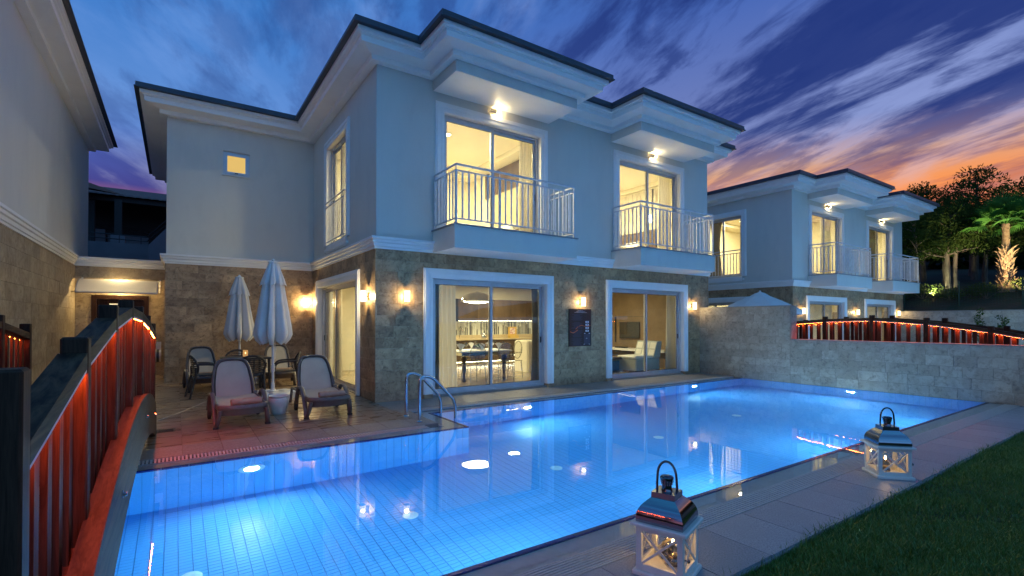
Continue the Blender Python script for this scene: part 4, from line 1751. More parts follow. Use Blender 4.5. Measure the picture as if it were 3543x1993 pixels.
def build_bridge(label):
    o = empty('footbridge', (-4.0, -4.1, 0), label=label, cat='footbridge', group='arched wooden footbridges with glowing rails')
    WDT = 1.215
    for side in (0, 1):
        dx = 0.0 if side == 0 else -WDT
        # stringer beam
        s0, s1 = -7.55, -.62
        n = 28
        st = MB()
        vs = []
        fs = []
        th = .085
        for i in range(n + 1):
            y = s0 + (s1 - s0) * i / n
            x = strx(y) + (dx if side == 0 else dx - .07)
            zt = strz(y)
            e = min(y - s0, s1 - y)
            if e < .28:
                zt -= (.28 - e) ** 2 * 2.2
            zb_ = max(strz(y) - .45, .012)
            zb_ = min(zb_, zt - .06)
            vs += [(x, y, zt), (x, y, zb_), (x - th, y, zb_), (x - th, y, zt)]
        for i in range(n):
            a, b_ = i * 4, i * 4 + 4
            for k_ in range(4):
                k2 = (k_ + 1) % 4
                fs.append((a + k_, a + k2, b_ + k2, b_ + k_))
        fs += [(3, 2, 1, 0), (n * 4, n * 4 + 1, n * 4 + 2, n * 4 + 3)]
        st.add(vs, fs)
        so = st.build('stringer', M['bw_s'], o)
        recalc(so)
        for y in (-3.3, -1.35, -5.6):
            q = MB()
            x = strx(y) + (dx if side == 0 else dx - .07)
            q.tube([(x - .001, y, strz(y) - .20), (x + .025, y, strz(y) - .20)], .013, 8)
            q.tube([(x, y, strz(y) - .20), (x + .006, y, strz(y) - .20)], .022, 12)
            q.build('bolt', M['steel'], so, True)
        # posts
        for y, z in zip(PYS, PZS):
            x = railx(y) + dx
            p = MB().cbox(x - .097, y - .048, max(strz(y) - .34, .02), x, y + .048, z, .008)
            p.build('post', M['bw_v'], o)
        # handrail, light strip and pickets per bay
        for a, b_ in zip(range(6), range(1, 7)):
            ya, yb = PYS[a] + .049, PYS[b_] - .049
            hr = MB()
            vs = []
            sv = []
            lv = []
            m_ = 4
            for i in range(m_ + 1):
                y = ya + (yb - ya) * i / m_
                x = railx(y) + dx
                z = railz(y) - .085
                vs += [(x - .002, y, z), (x - .002, y, z - .07), (x - .102, y, z - .07), (x - .102, y, z)]
                xs_ = x if side == 0 else x - .078
                sv += [(xs_ - .004, y, z - .0705), (xs_ - .004, y, z - .086), (xs_ - .022, y, z - .086), (xs_ - .022, y, z - .0705)]
                lv += [(xs_ - .007, y, z - .0865), (xs_ - .019, y, z - .0865)]
            fs = []
            for i in range(m_):
                p, q = i * 4, i * 4 + 4
                for k_ in range(4):
                    k2 = (k_ + 1) % 4
                    fs.append((p + k_, p + k2, q + k2, q + k_))
            fs += [(3, 2, 1, 0), (m_ * 4, m_ * 4 + 1, m_ * 4 + 2, m_ * 4 + 3)]
            ro = hr.add(vs, fs).build('handrail', M['bw_l'], o)
            so_ = MB().add(sv, fs).build('strip_case', M['strip_case'], ro)
            recalc(so_)
            recalc(ro)
            le = MB().add(lv, [(2 * i, 2 * i + 2, 2 * i + 3, 2 * i + 1) for i in range(m_)])
            le.build('light_strip', M['led_red'], ro)
            for i in range(5):
                y = ya + (yb - ya) * (i + .5) / 5
                x = railx(y) + dx - .052
                zt = railz(y) - .156
                tw = .035
                MB().box(x - .011, y - tw, max(strz(y) - .16, .03), x + .011, y + tw, zt - abs(railz(y + .04) - railz(y - .04))).build('picket', M['bw_v'], o)
    # deck boards
    nbd = 46
    for i in range(nbd):
        y = -7.4 + 6.66 * (i + .5) / nbd
        sl = -2 * .042 * (y + 4.05)
        z = strz(y) - .13
        d = link('deck_board', DECK, o, Vector((strx(y) - WDT / 2 - .035 - .04, y, z)) - wloc(o), (math.atan(sl), 0, 0), (WDT - .03, .135, .03))
    return o


DECK = UNIT.mesh('deck_board', M['bw_x'])
bridge = build_bridge('arched dark wood footbridge with red lit handrails crossing the pool')
br2 = copy_tree(bridge)
br2.location = bridge.location + Vector((15.28, -.11, -.02))
br2['label'] = 'arched wood footbridge with red lit handrails behind the low garden wall'

# ================================================================== pool ladder
ld = empty('pool_ladder', (.3, -1.7, 0), label='pair of curved polished steel handrails at the pool ladder', cat='pool ladder')


def arc_pts(pts, rad=.1, n=6):
    P = [Vector(p) for p in pts]
    out_ = [P[0]]
    for i in range(1, len(P) - 1):
        a, b_, c_ = P[i - 1], P[i], P[i + 1]
        r_ = min(rad if not isinstance(rad, (list, tuple)) else rad[i], (a - b_).length * .49, (c_ - b_).length * .49)
        p0 = b_ + (a - b_).normalized() * r_
        p1 = b_ + (c_ - b_).normalized() * r_
        for k_ in range(n + 1):
            t_ = k_ / n
            out_.append(p0 * (1 - t_) ** 2 + b_ * 2 * t_ * (1 - t_) + p1 * t_ ** 2)
    out_.append(P[-1])
    return out_


for y in (-1.44, -1.98):
    q = MB()
    pts = arc_pts([(.03, y, 0.0), (.035, y, .72), (.24, y, .70), (.655, y, .28), (.66, y, -.15), (.66, y, -1.0)], [0, .17, .12, .12, .05, 0], 7)
    q.tube(pts, .0245, 14)
    r_ = q.build('handrail', M['steel'], ld, True)
    MB().lathe([(.05, .0), (.05, .006), (.036, .022), (.024, .026)], 18, (.03, y, .012)).build('flange', M['steel'], ld, True)
for z in (-.30, -.55, -.80):
    MB().box(.61, -1.96, z - .012, .69, -1.46, z + .012).build('tread', M['steel'], ld)

# ================================================================== loungers
M['plastic'] = pbr('taupe_plastic', (0.115, 0.092, 0.080), 0.38, var=(8, (0.10, 0.08, 0.07), 0.4, 0.7), bump=(60, .04, .002))
M['sling'] = pbr('beige_sling', (0.44, 0.38, 0.30), 0.75, var=(4, (0.40, 0.345, 0.275), 0.4, 0.7), bump=(300, .3, .001))
M['tyre'] = pbr('dark_rubber', (0.02, 0.018, 0.017), 0.6)
M['towel'] = pbr('beige_towel', (0.44, 0.29, 0.20), 0.95, var=(20, (0.38, 0.25, 0.17), 0.4, 0.7), bump=(240, 1.0, .006))


def panel_pts(w0, w1, n=9):
    return [(-w0 + 2 * w0 * i / (n - 1)) for i in range(n)]


def build_lounger():
    """local: foot end at y=0 facing -y, head end +y"""
    o = empty('sun_lounger', (0, 0, 0))
    hw = .31
    # seat side rails with a gentle dip and the bowed front edge
    prof = [(.05, .305), (.25, .30), (.5, .315), (.75, .335), (1.02, .345)]
    fr = MB()
    loop = [(-hw, y, z) for y, z in prof[::-1]] + [(-hw + .02, .02, .31), (-.18, -.045, .305), (0, -.062, .302), (.18, -.045, .305), (hw - .02, .02, .31)] + [(hw, y, z) for y, z in prof]
    fr.tube(arc_pts(loop, .05, 3), .030, 8, flat=1.35)
    fr.build('seat_frame', M['plastic'], o, True, local=True)
    ap = MB()
    vs = []
    for i in range(9):
        u = -1 + 2 * i / 8
        y = -.07 + .09 * u * u
        vs += [(u * (hw - .02), y, .285), (u * (hw - .03), y + .03, .19)]
    ap.add(vs, [(2 * i, 2 * i + 1, 2 * i + 3, 2 * i + 2) for i in range(8)])
    ap.build('front_apron', M['plastic'], o, True, local=True)
    se = MB()
    vs = []
    N, Mn = 9, 12
    for j in range(Mn + 1):
        y = -.02 + 1.05 * j / Mn
        zz = np.interp(y, [p[0] for p in prof], [p[1] for p in prof]) + .022
        for i in range(N):
            u = -1 + 2 * i / (N - 1)
            yy = y + (.07 * u * u if j == 0 else 0) - (.03 if j == 0 else 0)
            vs.append((u * (hw - .015), yy, zz - .018 * (1 - u * u)))
    fs = [(j * N + i, j * N + i + 1, (j + 1) * N + i + 1, (j + 1) * N + i) for j in range(Mn) for i in range(N - 1)]
    se.add(vs, fs)
    se.build('seat_sling', M['sling'], o, True, local=True)
    # raised back
    by, bz = 1.0, .34
    ang = R(58)
    L = .66
    dy, dz = math.cos(ang), math.sin(ang)

    def bp(u, t_, off=0.0):
        return (u, by + t_ * dy + off * dz * -1, bz + t_ * dz + off * dy)
    bw0, bw1 = .29, .235
    outl = [bp(-bw0, -.02), bp(-bw0 * .99, .25), bp(-bw1 * 1.06, .52), bp(-bw1 * .86, L - .02), bp(-.10, L + .012), bp(.10, L + .012), bp(bw1 * .86, L - .02), bp(bw1 * 1.06, .52), bp(bw0 * .99, .25), bp(bw0, -.02)]
    bf = MB()
    bf.tube(arc_pts(outl, .10, 5), .026, 8, closed=False, flat=1.2)
    bf.build('back_frame', M['plastic'], o, True, local=True)
    bs = MB()
    vs = []
    K = 10
    for j in range(K + 1):
        t_ = -.02 + (L - .005) * j / K
        w = np.interp(t_, [0, .25, .52, .62, L], [bw0, bw0 * .99, bw1 * 1.06, bw1 * .93, bw1 * .80]) - .012
        for i in range(N):
            u = -1 + 2 * i / (N - 1)
            tt = t_ + (0.012 * (1 - u * u) if j == K else 0)
            vs.append(bp(u * w, tt, .012 - .02 * (1 - u * u) * math.sin(PI * j / K)))
    fs = [(j * N + i, j * N + i + 1, (j + 1) * N + i + 1, (j + 1) * N + i) for j in range(K) for i in range(N - 1)]
    bs.add(vs, fs)
    bs.build('back_sling', M['sling'], o, True, local=True)
    pi_ = MB()
    inner = [bp(-bw0 + .03, .0, .018), bp(-bw0 * .99 + .03, .25, .02), bp(-bw1 * 1.06 + .028, .52, .02), bp(-bw1 * .86 + .03, L - .045, .02), bp(-.09, L - .015, .02), bp(.09, L - .015, .02),
             bp(bw1 * .86 - .03, L - .045, .02), bp(bw1 * 1.06 - .028, .52, .02), bp(bw0 * .99 - .03, .25, .02), bp(bw0 - .03, .0, .018)]
    pi_.tube(arc_pts(inner, .08, 5), .006, 6)
    pi_.build('piping', M['tyre'], o, True, local=True)
    # side loops: foot, sweep up to the arm, down to the rear leg
    for s_ in (-1, 1):
        x = s_ * (hw + .035)
        lp = MB()
        pts = [(x * .98, .10, .012), (x, .28, .30), (x, .48, .46), (x, .74, .44), (x, .90, .25), (x, .98, .05)]
        lp.tube(arc_pts(pts, [0, .12, .16, .16, .1, 0], 5), .034, 8, flat=.72)
        lp.build('arm_loop', M['plastic'], o, True, local=True)
        fl = MB()
        fl.tube(arc_pts([(x * .98, .10, .03), (x * .93, .00, .12), (x * .86, -.02, .275)], .08, 4), .030, 8, flat=.75)
        fl.build('front_leg', M['plastic'], o, True, local=True)
        ft = MB().box(x * .98 - .035, .075, 0.0, x * .98 + .035, .135, .03)
        ft.build('foot', M['tyre'], o, local=True)
        wl = MB()
        wl.tube([(x - .02, 1.0, .085), (x + .02, 1.0, .085)], .085, 18)
        wl.build('wheel', M['tyre'], o, True, local=True)
        hg = MB()
        hg.tube([(s_ * .275, 1.0, .36), (s_ * .335, 1.0, .36)], .05, 14)
        hg.build('hinge', M['plastic'], o, True, local=True)
    lr = MB()
    for s_ in (-1, 1):
        lr.tube([(s_ * .28, 1.0, .33), (s_ * .28, 1.78, .30), (s_ * .30, 1.82, .02)], .024, 8)
    lr.tube([(-.28, 1.78, .30), (.28, 1.78, .30)], .022, 8)
    lr.build('rear_frame', M['plastic'], o, True, local=True)
    return o


def towel_mesh():
    q = MB()
    vs, fs = [], []
    n, m_ = 18, 14
    for i in range(n + 1):
        x = -.20 + .40 * i / n
        r_ = .058 * (1 + .04 * math.sin(i * 1.7)) * (.93 if i in (0, n) else 1)
        for j in range(m_):
            a = 2 * PI * j / m_
            vs.append((x, math.cos(a) * r_ * 1.15, .05 + math.sin(a) * r_ * .85 + .003 * math.sin(3 * a + i)))
    for i in range(n):
        for j in range(m_):
            j2 = (j + 1) % m_
            fs.append((i * m_ + j, i * m_ + j2, (i + 1) * m_ + j2, (i + 1) * m_ + j))
    fs += [tuple(range(m_ - 1, -1, -1)), tuple(n * m_ + j for j in range(m_))]
    # rolled spiral at both ends
    q.add(vs, fs)
    for x in (-.2025, .2025):
        sp = [(x, math.cos(a) * (.006 + .0085 * a / 2) * 1.1, .05 + math.sin(a) * (.006 + .0085 * a / 2) * .85) for a in [k_ * .5 for k_ in range(22)]]
        q.tube(sp, .004, 5)
    return q.mesh('rolled_towel', M['towel'], smooth=True)


lounger = build_lounger()
tmesh = towel_mesh()
LS = [(-2.29, -1.00, 2, 1.0, 'taupe sun lounger beside the footbridge, its side lit red', 'rolled beige towel on the lounger beside the footbridge'),
      (-1.055, -.95, -1, 1.0, 'taupe sun lounger between the white pot and the terrace door', 'rolled beige towel on the lounger beside the terrace door'),
      (-2.55, 3.05, 4, .97, 'taupe sun lounger against the wall behind the dining chair', 'folded beige towel on the wall side lounger behind the dining chair'),
      (-1.15, 3.15, -6, .97, 'taupe sun lounger against the wall behind the front parasol pole', 'folded beige towel on the wall side lounger behind the parasol pole')]
for i, (x, y, a, sc, lab, tl) in enumerate(LS):
    l_ = lounger if i == 0 else copy_tree(lounger)
    l_.location = (x, y, tzf(y) + .002)
    l_.rotation_euler = (0, 0, R(a))
    l_.scale = (sc, sc, sc)
    tag(l_, lab, 'sun lounger', 'sun loungers on the terrace')
    off = Matrix.Rotation(R(a), 3, 'Z') @ Vector((.055, .14, .315))
    tw = link('rolled_towel', tmesh, None, (x + off.x, y + off.y, tzf(y) + .315), (0, 0, R(a + 3)))
    tag(tw, tl, 'towel', 'rolled towels on the loungers')
    WL[tw.name] = Vector(tw.location)

# ================================================================== closed parasols
M['canvas'] = pbr('canvas', (0.70, 0.68, 0.66), 0.85, var=(3, (0.64, 0.62, 0.60), 0.4, 0.7), bump=(200, .1, .001))
M['poleW'] = pbr('white_pole', (0.72, 0.72, 0.70), 0.35)


def folded(mb, zt, zb, rt, rb_, ribs, amp0, amp1, seed, scallop=0.0, n=96, rows=16, tuck=0.0):
    rg_ = random.Random(seed)
    ph = [rg_.uniform(-.25, .25) for _ in range(ribs)]
    ds = [rg_.uniform(.75, 1.25) for _ in range(ribs)]
    vs, fs = [], []
    for j in range(rows + 1):
        t_ = j / rows
        for i in range(n):
            a = 2 * PI * i / n
            k_ = int(i * ribs / n) % ribs
            fr_ = (i * ribs / n) % 1.0
            fold = abs(math.sin(PI * (fr_ + ph[k_] * fr_ * (1 - fr_) * 2))) ** .8
            am = (amp0 + (amp1 - amp0) * t_) * ds[k_]
            r_ = (rt + (rb_ - rt) * t_ ** 1.05) * (1 - am * (1 - fold)) * (1 + .035 * math.sin(6 * PI * fr_ + 9 * ph[k_] + 2 * t_))
            if tuck and t_ > .86:
                r_ *= 1 - tuck * ((t_ - .86) / .14) ** 1.6
            z = zt + (zb - zt) * t_
            if t_ > .8:
                z -= scallop * (fold - .5) * (t_ - .8) / .2 * ds[k_]
            vs.append((r_ * math.cos(a), r_ * math.sin(a), z))
    for j in range(rows):
        for i in range(n):
            i2 = (i + 1) % n
            fs.append((j * n + i, (j + 1) * n + i, (j + 1) * n + i2, j * n + i2))
    mb.add(vs, fs)


def parasol(x, y, label, s=1.0, seed=1, base=True, tilt=(0, 0)):
    z0 = tzf(y)
    o = empty('closed_parasol', (x, y, z0), label=label, cat='parasol', group='closed white parasols on the terrace')
    q = MB()
    folded(q, 2.32, 1.10, .17, .385, 8, .35, .62, seed, scallop=.12, tuck=.42)
    q.build('canopy', M['canvas'], o, True, local=True, angle=75)
    q = MB()
    folded(q, 2.60, 2.20, .085, .235, 8, .18, .42, seed + 1, scallop=.09, rows=8)
    q.build('vent_flap', M['canvas'], o, True, local=True, angle=75)
    MB().lathe([(.012, 2.59), (.098, 2.598), (.10, 2.615), (.05, 2.635), (.028, 2.64), (.03, 2.66), (.012, 2.68), (.001, 2.682)], 20).build('finial', M['poleW'], o, True, local=True)
    p = MB()
    p.tube([(0, 0, .05), (0, 0, 1.6)], .0245, 12)
    p.tube([(0, 0, 1.6), (0, 0, 2.6)], .018, 10)
    p.tube([(0, 0, .52), (0, 0, .66)], .034, 12)
    p.tube([(0, 0, .60), (0, 0, .62)], .042, 12)
    p.build('pole', M['poleW'], o, True, local=True)
    c = MB()
    c.tube([(.045, -.02, 1.2), (.05, -.02, .98), (.047, -.02, .80)], .004, 5)
    c.tube([(.05, -.02, .98), (.05, -.02, .93)], .011, 6)
    c.tube([(.047, -.02, .80), (.030, -.03, .76), (.05, -.02, .90)], .004, 5)
    c.build('cord', M['poleW'], o, True, local=True)
    # cross shaped weight with four swollen cells
    b = MB()
    if base:
        for a in range(4):
            an_ = a * PI / 2 + PI / 4 + .25
            ca, sa = math.cos(an_), math.sin(an_)
            pr2 = [(.03, -.10), (.13, -.20), (.36, -.20), (.40, -.15), (.40, .15), (.36, .20), (.13, .20), (.03, .10)]
            lo = [Vector((ca * u - sa * v, sa * u + ca * v, .0)) for u, v in pr2]
            mid = [Vector((ca * u - sa * v, sa * u + ca * v, .11)) for u, v in pr2]
            top = [Vector((ca * u * .88 - sa * v * .84, sa * u * .88 + ca * v * .84, .15)) for u, v in pr2]
            n_ = len(pr2)
            fs = [tuple(range(n_ - 1, -1, -1)), tuple(range(2 * n_, 3 * n_))]
            for r0 in (0, n_):
                fs += [(r0 + i, r0 + (i + 1) % n_, r0 + n_ + (i + 1) % n_, r0 + n_ + i) for i in range(n_)]
            b.add(lo + mid + top, fs)
        b.lathe([(.10, .02), (.10, .158), (.05, .175), (.034, .20), (.034, .30), (.03, .31)], 18)
    b.build('base', M['poleW'], o, True, local=True, angle=35)
    o.scale = (s, s, s)
    o.rotation_euler = (R(tilt[0]), R(tilt[1]), .3 * seed)
    return o


parasol(-1.54, 1.45, 'taller closed white parasol in the cross shaped base between the loungers', 1.02, 3)
parasol(-1.86, 4.05, 'shorter closed cream parasol behind the dining table near the wall', .96, 6, tilt=(0, 1.5))

# ---- white pot
po_ = MB()
po_.lathe([(.001, .012), (.10, .012), (.105, 0.0), (.11, .01), (.128, .07), (.152, .16), (.158, .21), (.150, .255), (.140, .272), (.148, .285), (.156, .298), (.150, .305), (.138, .297), (.130, .27), (.14, .2), (.10, .06), (.001, .05)], 28, (-1.69, -.15, tzf(-.15)), caps=False)
one(po_, 'planter_pot', pbr('white_pot', (0.72, 0.69, 0.62), 0.45, var=(6, (0.66, 0.63, 0.56), 0.4, 0.7)), 'small round white pot standing between the two front loungers', 'pot', smooth=True)

# ================================================================== terrace dining set
M['resin'] = pbr('dark_resin', (0.045, 0.036, 0.030), 0.4, var=(10, (0.036, 0.030, 0.026), 0.4, 0.7))
tzt = tzf(2.75)
dt = empty('dining_table', (-1.87, 2.75, tzt), label='square dark outdoor dining table among the slatted chairs', cat='table')
q = MB().cbox(-.42, -.42, .70, .42, .42, .735, .012)
q.build('table_top', M['resin'], dt, local=True)
for sx in (-1, 1):
    for sy in (-1, 1):
        MB().tube([(sx * .36, sy * .36, .70), (sx * .375, sy * .375, 0)], [.03, .022], 8).build('leg', M['resin'], dt, True, local=True)
dt.rotation_euler = (0, 0, .12)


def build_chair():
    """local: seat faces -y, round slatted back at +y"""
    o = empty('slatted_chair', (0, 0, 0))
    s_ = MB()
    s_.extr([(-.23, -.24, .425), (.23, -.24, .425), (.215, .2, .425), (-.215, .2, .425)], (0, 0, .022))
    s_.build('seat', M['resin'], o, local=True)

    def bpt(u, w):  # round back leaning away
        return (u, .20 + .055 * w * 3 - .06 * (u / .25) ** 2 + .03, .62 + w)
    ring = MB()
    ring.tube([bpt(.255 * math.cos(a), .20 * math.sin(a)) for a in [2 * PI * i / 24 for i in range(24)]], .021, 8, closed=True)
    ring.build('back_frame', M['resin'], o, True, local=True)
    for k_ in range(9):
        w = -.155 + .31 * k_ / 8
        hw_ = .25 * math.sqrt(max(0, 1 - (w / .20) ** 2))
        q_ = MB()
        q_.tube([bpt(-hw_ + 2 * hw_ * i / 6, w) for i in range(7)], .0115, 6)
        q_.build('slat', M['resin'], o, True, local=True)
    for sx in (-1, 1):
        q_ = MB()
        q_.tube(arc_pts([(sx * .25, .20, .66), (sx * .30, -.02, .655), (sx * .285, -.22, .63), (sx * .27, -.25, .42), (sx * .26, -.27, 0)], [0, .1, .12, .1, 0], 4), .021, 8)
        q_.build('arm_leg', M['resin'], o, True, local=True)
        q_ = MB()
        q_.tube([(sx * .23, .20, .60), (sx * .22, .20, .42), (sx * .235, .30, 0)], .021, 8)
        q_.build('rear_leg', M['resin'], o, True, local=True)
    return o


chair = build_chair()
CH = [(-1.86, 2.02, 178, 'slatted dining chair with its round back turned to the pool'),
      (-2.62, 2.45, 98, 'slatted dining chair on the footbridge side of the table'),
      (-1.12, 2.42, -98, 'slatted dining chair on the terrace door side of the table'),
      (-1.93, 3.55, 2, 'slatted dining chair behind the table facing the pool')]
for i, (x, y, a, lab) in enumerate(CH):
    c_ = chair if i == 0 else copy_tree(chair)
    c_.location = (x, y, tzf(y))
    c_.rotation_euler = (0, 0, R(a))
    tag(c_, lab, 'chair', 'slatted dining chairs on the terrace')

# candle holder on the table
ch = empty('candle_holder', (-1.87, 2.85, tzt + .736), label='square frosted glass candle holder glowing on the terrace table', cat='candle holder')
M['frost'] = shade_mat('frosted_candle_glass', (1.0, .52, .18), .45, .3)
q = MB()
for (a, b_, c_, d_) in ((-.045, -.045, .045, -.041), (-.045, .041, .045, .045), (-.045, -.041, -.041, .041), (.041, -.041, .045, .041)):
    q.box(a, b_, 0.004, c_, d_, .14)
q.build('glass', M['frost'], ch, local=True)
MB().box(-.045, -.045, 0, .045, .045, .004).build('base', M['resin'], ch, local=True)
MB().lathe([(.001, .06), (.010, .068), (.008, .085), (.001, .10)], 10).build('flame', M['flame'] if 'flame' in M else emis('candle_flame', (1, .62, .22), 40), ch, True, local=True)

# ---- white moulded chair by the passage and round white reel
M['gloss_white'] = pbr('gloss_white', (0.70, 0.69, 0.66), 0.3, var=(2, (0.66, 0.65, 0.62), 0.4, 0.7))
wc = empty('lounge_chair', (-4.72, 1.6, tzf(1.6)), label='white moulded lounge chair standing behind the footbridge rail', cat='lounge chair')
pr3 = [(-.62, .02), (-.60, .30), (-.50, .42), (-.25, .40), (.05, .36), (.22, .44), (.42, .74), (.62, .98), (.66, .96), (.48, .66), (.30, .36), (.12, .22), (-.2, .24), (-.42, .26), (-.50, .02)]
vsn = []
sh_m = MB()
sh_m.extr([(-.38, u, z) for u, z in pr3], (.76, 0, 0))
sh_m.build('shell', M['gloss_white'], wc, local=True)
MB().box(-.34, -.45, .0, .34, .25, .06).build('base', M['gloss_white'], wc, local=True)
wc.rotation_euler = (0, 0, R(-28))
hr_ = empty('hose_reel', (-3.50, 6.5, .55), label='small white hose reel on the passage corner', cat='hose reel')
MB().box(-.03, -.05, .30, .10, .08, .62).build('bracket', M['gloss_white'], hr_, local=True)
q = MB()
q.tube([(-.06, 0, .18), (.10, 0, .18)], .20, 22)
q.build('drum', M['gloss_white'], hr_, True, local=True)
q = MB()
q.tube([(-.02, 0, .18), (.05, 0, .18)], .21, 22)
q.build('hose', M['resin'], hr_, True, local=True)
hr_.scale = (.8, .8, .8)

# ---- open parasol of the neighbours
op = empty('open_parasol', (13.4, .05, 0), label='open white parasol showing above the garden wall', cat='parasol')
for i in range(8):
    a0, a1 = 2 * PI * i / 8, 2 * PI * (i + 1) / 8
    q = MB()
    vs = []
    for (r_, z) in ((.18, 2.50), (.7, 2.28), (1.3, 1.97), (1.3, 1.80)):
        vs += [(r_ * math.cos(a0), r_ * math.sin(a0), z), (r_ * math.cos((a0 + a1) / 2) * .965, r_ * math.sin((a0 + a1) / 2) * .965, z - .015), (r_ * math.cos(a1), r_ * math.sin(a1), z)]
    q.add(vs, [(3 * j + k_, 3 * j + k_ + 1, 3 * j + 3 + k_ + 1, 3 * j + 3 + k_) for j in range(3) for k_ in range(2)])
    q.build('gore', M['canvas'], op, local=True)
MB().lathe([(.34, 2.43), (.15, 2.545), (.05, 2.57), (.03, 2.62), (.001, 2.64)], 8).build('vent_cap', M['canvas'], op, local=True)
MB().tube([(0, 0, -.05), (0, 0, 2.55)], .025, 10).build('pole', M['poleW'], op, True, local=True)
MB().lathe([(.3, -.1), (.3, 0), (.05, .06)], 16).build('base', M['poleW'], op, True, local=True)

# ================================================================== lanterns on the path
M['lan_white'] = pbr('lantern_paint', (0.70, 0.68, 0.60), 0.5, var=(14, (0.64, 0.61, 0.53), 0.4, 0.7))
M['lan_glass'] = glass_mat('lantern_glass', (.96, .97, .97), 1.45)
M['flame'] = emis('flame', (1.0, 0.60, 0.20), 60.0)
M['oil'] = glass_mat('oil_glass', (.80, .72, .58), 1.5, 1.6)


def build_lantern():
    o = empty('lantern', (0, 0, 0))
    w = .150
    MB().cbox(-.172, -.172, 0.0, .172, .172, .028, .008).build('base', M['lan_white'], o, local=True)
    H = .31
    for sx in (-1, 1):
        for sy in (-1, 1):
            MB().box(sx * w - (.034 if sx > 0 else 0), sy * w - (.034 if sy > 0 else 0), .028, sx * w + (.034 if sx < 0 else 0), sy * w + (.034 if sy < 0 else 0), H).build('corner_post', M['lan_white'], o, local=True)
    for k_ in range(4):
        rz = k_ * PI / 2
        rm = Matrix.Rotation(rz, 3, 'Z')
        for (za, zb) in ((.0285, .066), (H - .034, H - .0005)):
            q = MB().box(-w + .034, -w + .003, za, w - .034, -w + .021, zb)
            q.v = [tuple(rm @ Vector(p)) for p in q.v]
            q.build('rail', M['lan_white'], o, local=True)
        x0, x1, z0, z1 = -w + .034, w - .034, .066, H - .034
        for i, (a, b_) in enumerate((((x0, z0), (x1, z1)), ((x0, z1), (x1, z0)))):
            q = MB()
            d = Vector((b_[0] - a[0], 0, b_[1] - a[1])).normalized()
            nn_ = Vector((-d.z, 0, d.x)) * .0065
            A, B = Vector((a[0], -w + .004 + .0012 * i, a[1])), Vector((b_[0], -w + .004 + .0012 * i, b_[1]))
            q.extr([A - nn_, B - nn_, B + nn_, A + nn_], (0, .007, 0))
            q.v = [tuple(rm @ Vector(p)) for p in q.v]
            recalc(q.build('cross_bar', M['lan_white'], o, local=True))
        q = MB().box(x0 - .003, -w + .0135, z0 - .003, x1 + .003, -w + .0160, z1 + .003)
        q.v = [tuple(rm @ Vector(p)) for p in q.v]
        q.build('pane', M['lan_glass'], o, local=True)
    MB().cbox(-.182, -.182, H, .182, .182, H + .022, .007).build('top_plate', M['lan_white'], o, local=True)
    # swept four sided metal roof
    prof = [(.150, 0.0), (.153, .02), (.152, .04), (.147, .06), (.139, .08), (.127, .10), (.111, .118), (.094, .134), (.080, .146), (.076, .150)]
    vs, fs = [], []
    for r_, z in prof:
        vs += [(-r_, -r_, H + .022 + z), (r_, -r_, H + .022 + z), (r_, r_, H + .022 + z), (-r_, r_, H + .022 + z)]
    for i in range(len(prof) - 1):
        for j in range(4):
            j2 = (j + 1) % 4
            fs.append((i * 4 + j, i * 4 + j2, i * 4 + 4 + j2, i * 4 + 4 + j))
    fs.append(tuple((len(prof) - 1) * 4 + j for j in range(4)))
    MB().add(vs, fs).build('roof', M['tinchrome'], o, True, local=True, angle=50)
    zc = H + .172
    MB().box(-.076, -.076, zc - .0005, .076, .076, zc + .036).build('collar', M['tinchrome'], o, local=True)
    ch_ = MB()
    ch_.lathe([(.036, zc + .036), (.032, zc + .05), (.031, zc + .075), (.040, zc + .105), (.044, zc + .115), (.044, zc + .122), (.036, zc + .130), (.001, zc + .134)], 20)
    co = ch_.build('chimney', M['darkchrome'], o, True, local=True)
    hl = MB()
    for r0 in range(3):
        for j in range(14):
            a = 2 * PI * j / 14
            z = zc + .078 + r0 * .011
            rr = .0318 + (.0405 - .0318) * (z - zc - .075) / .03
            hl.box(rr * math.cos(a) - .003, rr * math.sin(a) - .003, z - .003, rr * math.cos(a) + .003, rr * math.sin(a) + .003, z + .003)
    hl.build('vent_holes', M['steel'], co, local=True)
    hd = MB()
    pts = [(0, .062 * math.cos(a), zc + .125 + .098 * math.sin(a)) for a in [PI * i / 14 for i in range(15)]]
    pts = [(0, .064, zc + .01), (0, .066, zc + .07)] + pts + [(0, -.066, zc + .07), (0, -.064, zc + .01)]
    hd.tube(pts, .0078, 8)
    hd.build('handle', M['darkchrome'], o, True, local=True)
    kb = MB()
    kb.lathe([(.004, 0), (.004, .014), (.012, .018), (.013, .026), (.006, .032), (.001, .033)], 12)
    kb.v = [(p[1] - .115, -w - p[2], p[0] + .15) for p in kb.v]
    kb.build('knob', M['darkchrome'], o, True, local=True)
    return o


def oil_candle(x, y, z, label, s=1.0, power=.55):
    c = empty('oil_candle', (x, y, z), label=label, cat='candle', group='oil candles inside the lanterns')
    b = MB().lathe([(.042, 0), (.044, .02), (.040, .045), (.036, .05)], 20)
    b.build('dish', M['darkchrome'], c, True, local=True)
    b = MB().lathe([(.020, .05), (.038, .065), (.041, .085), (.034, .108), (.018, .120), (.017, .128), (.022, .132)], 20, caps=False)
    b.build('globe', M['oil'], c, True, local=True)
    b = MB().lathe([(.001, .134), (.007, .142), (.0085, .150), (.005, .165), (.001, .178)], 12)
    b.build('flame', M['flame'], c, True, local=True)
    lamp('glow', 'POINT', (x, y, z + .158), power, (1.0, .58, .24), c, .012)
    c.scale = (s, s, s)
    return c


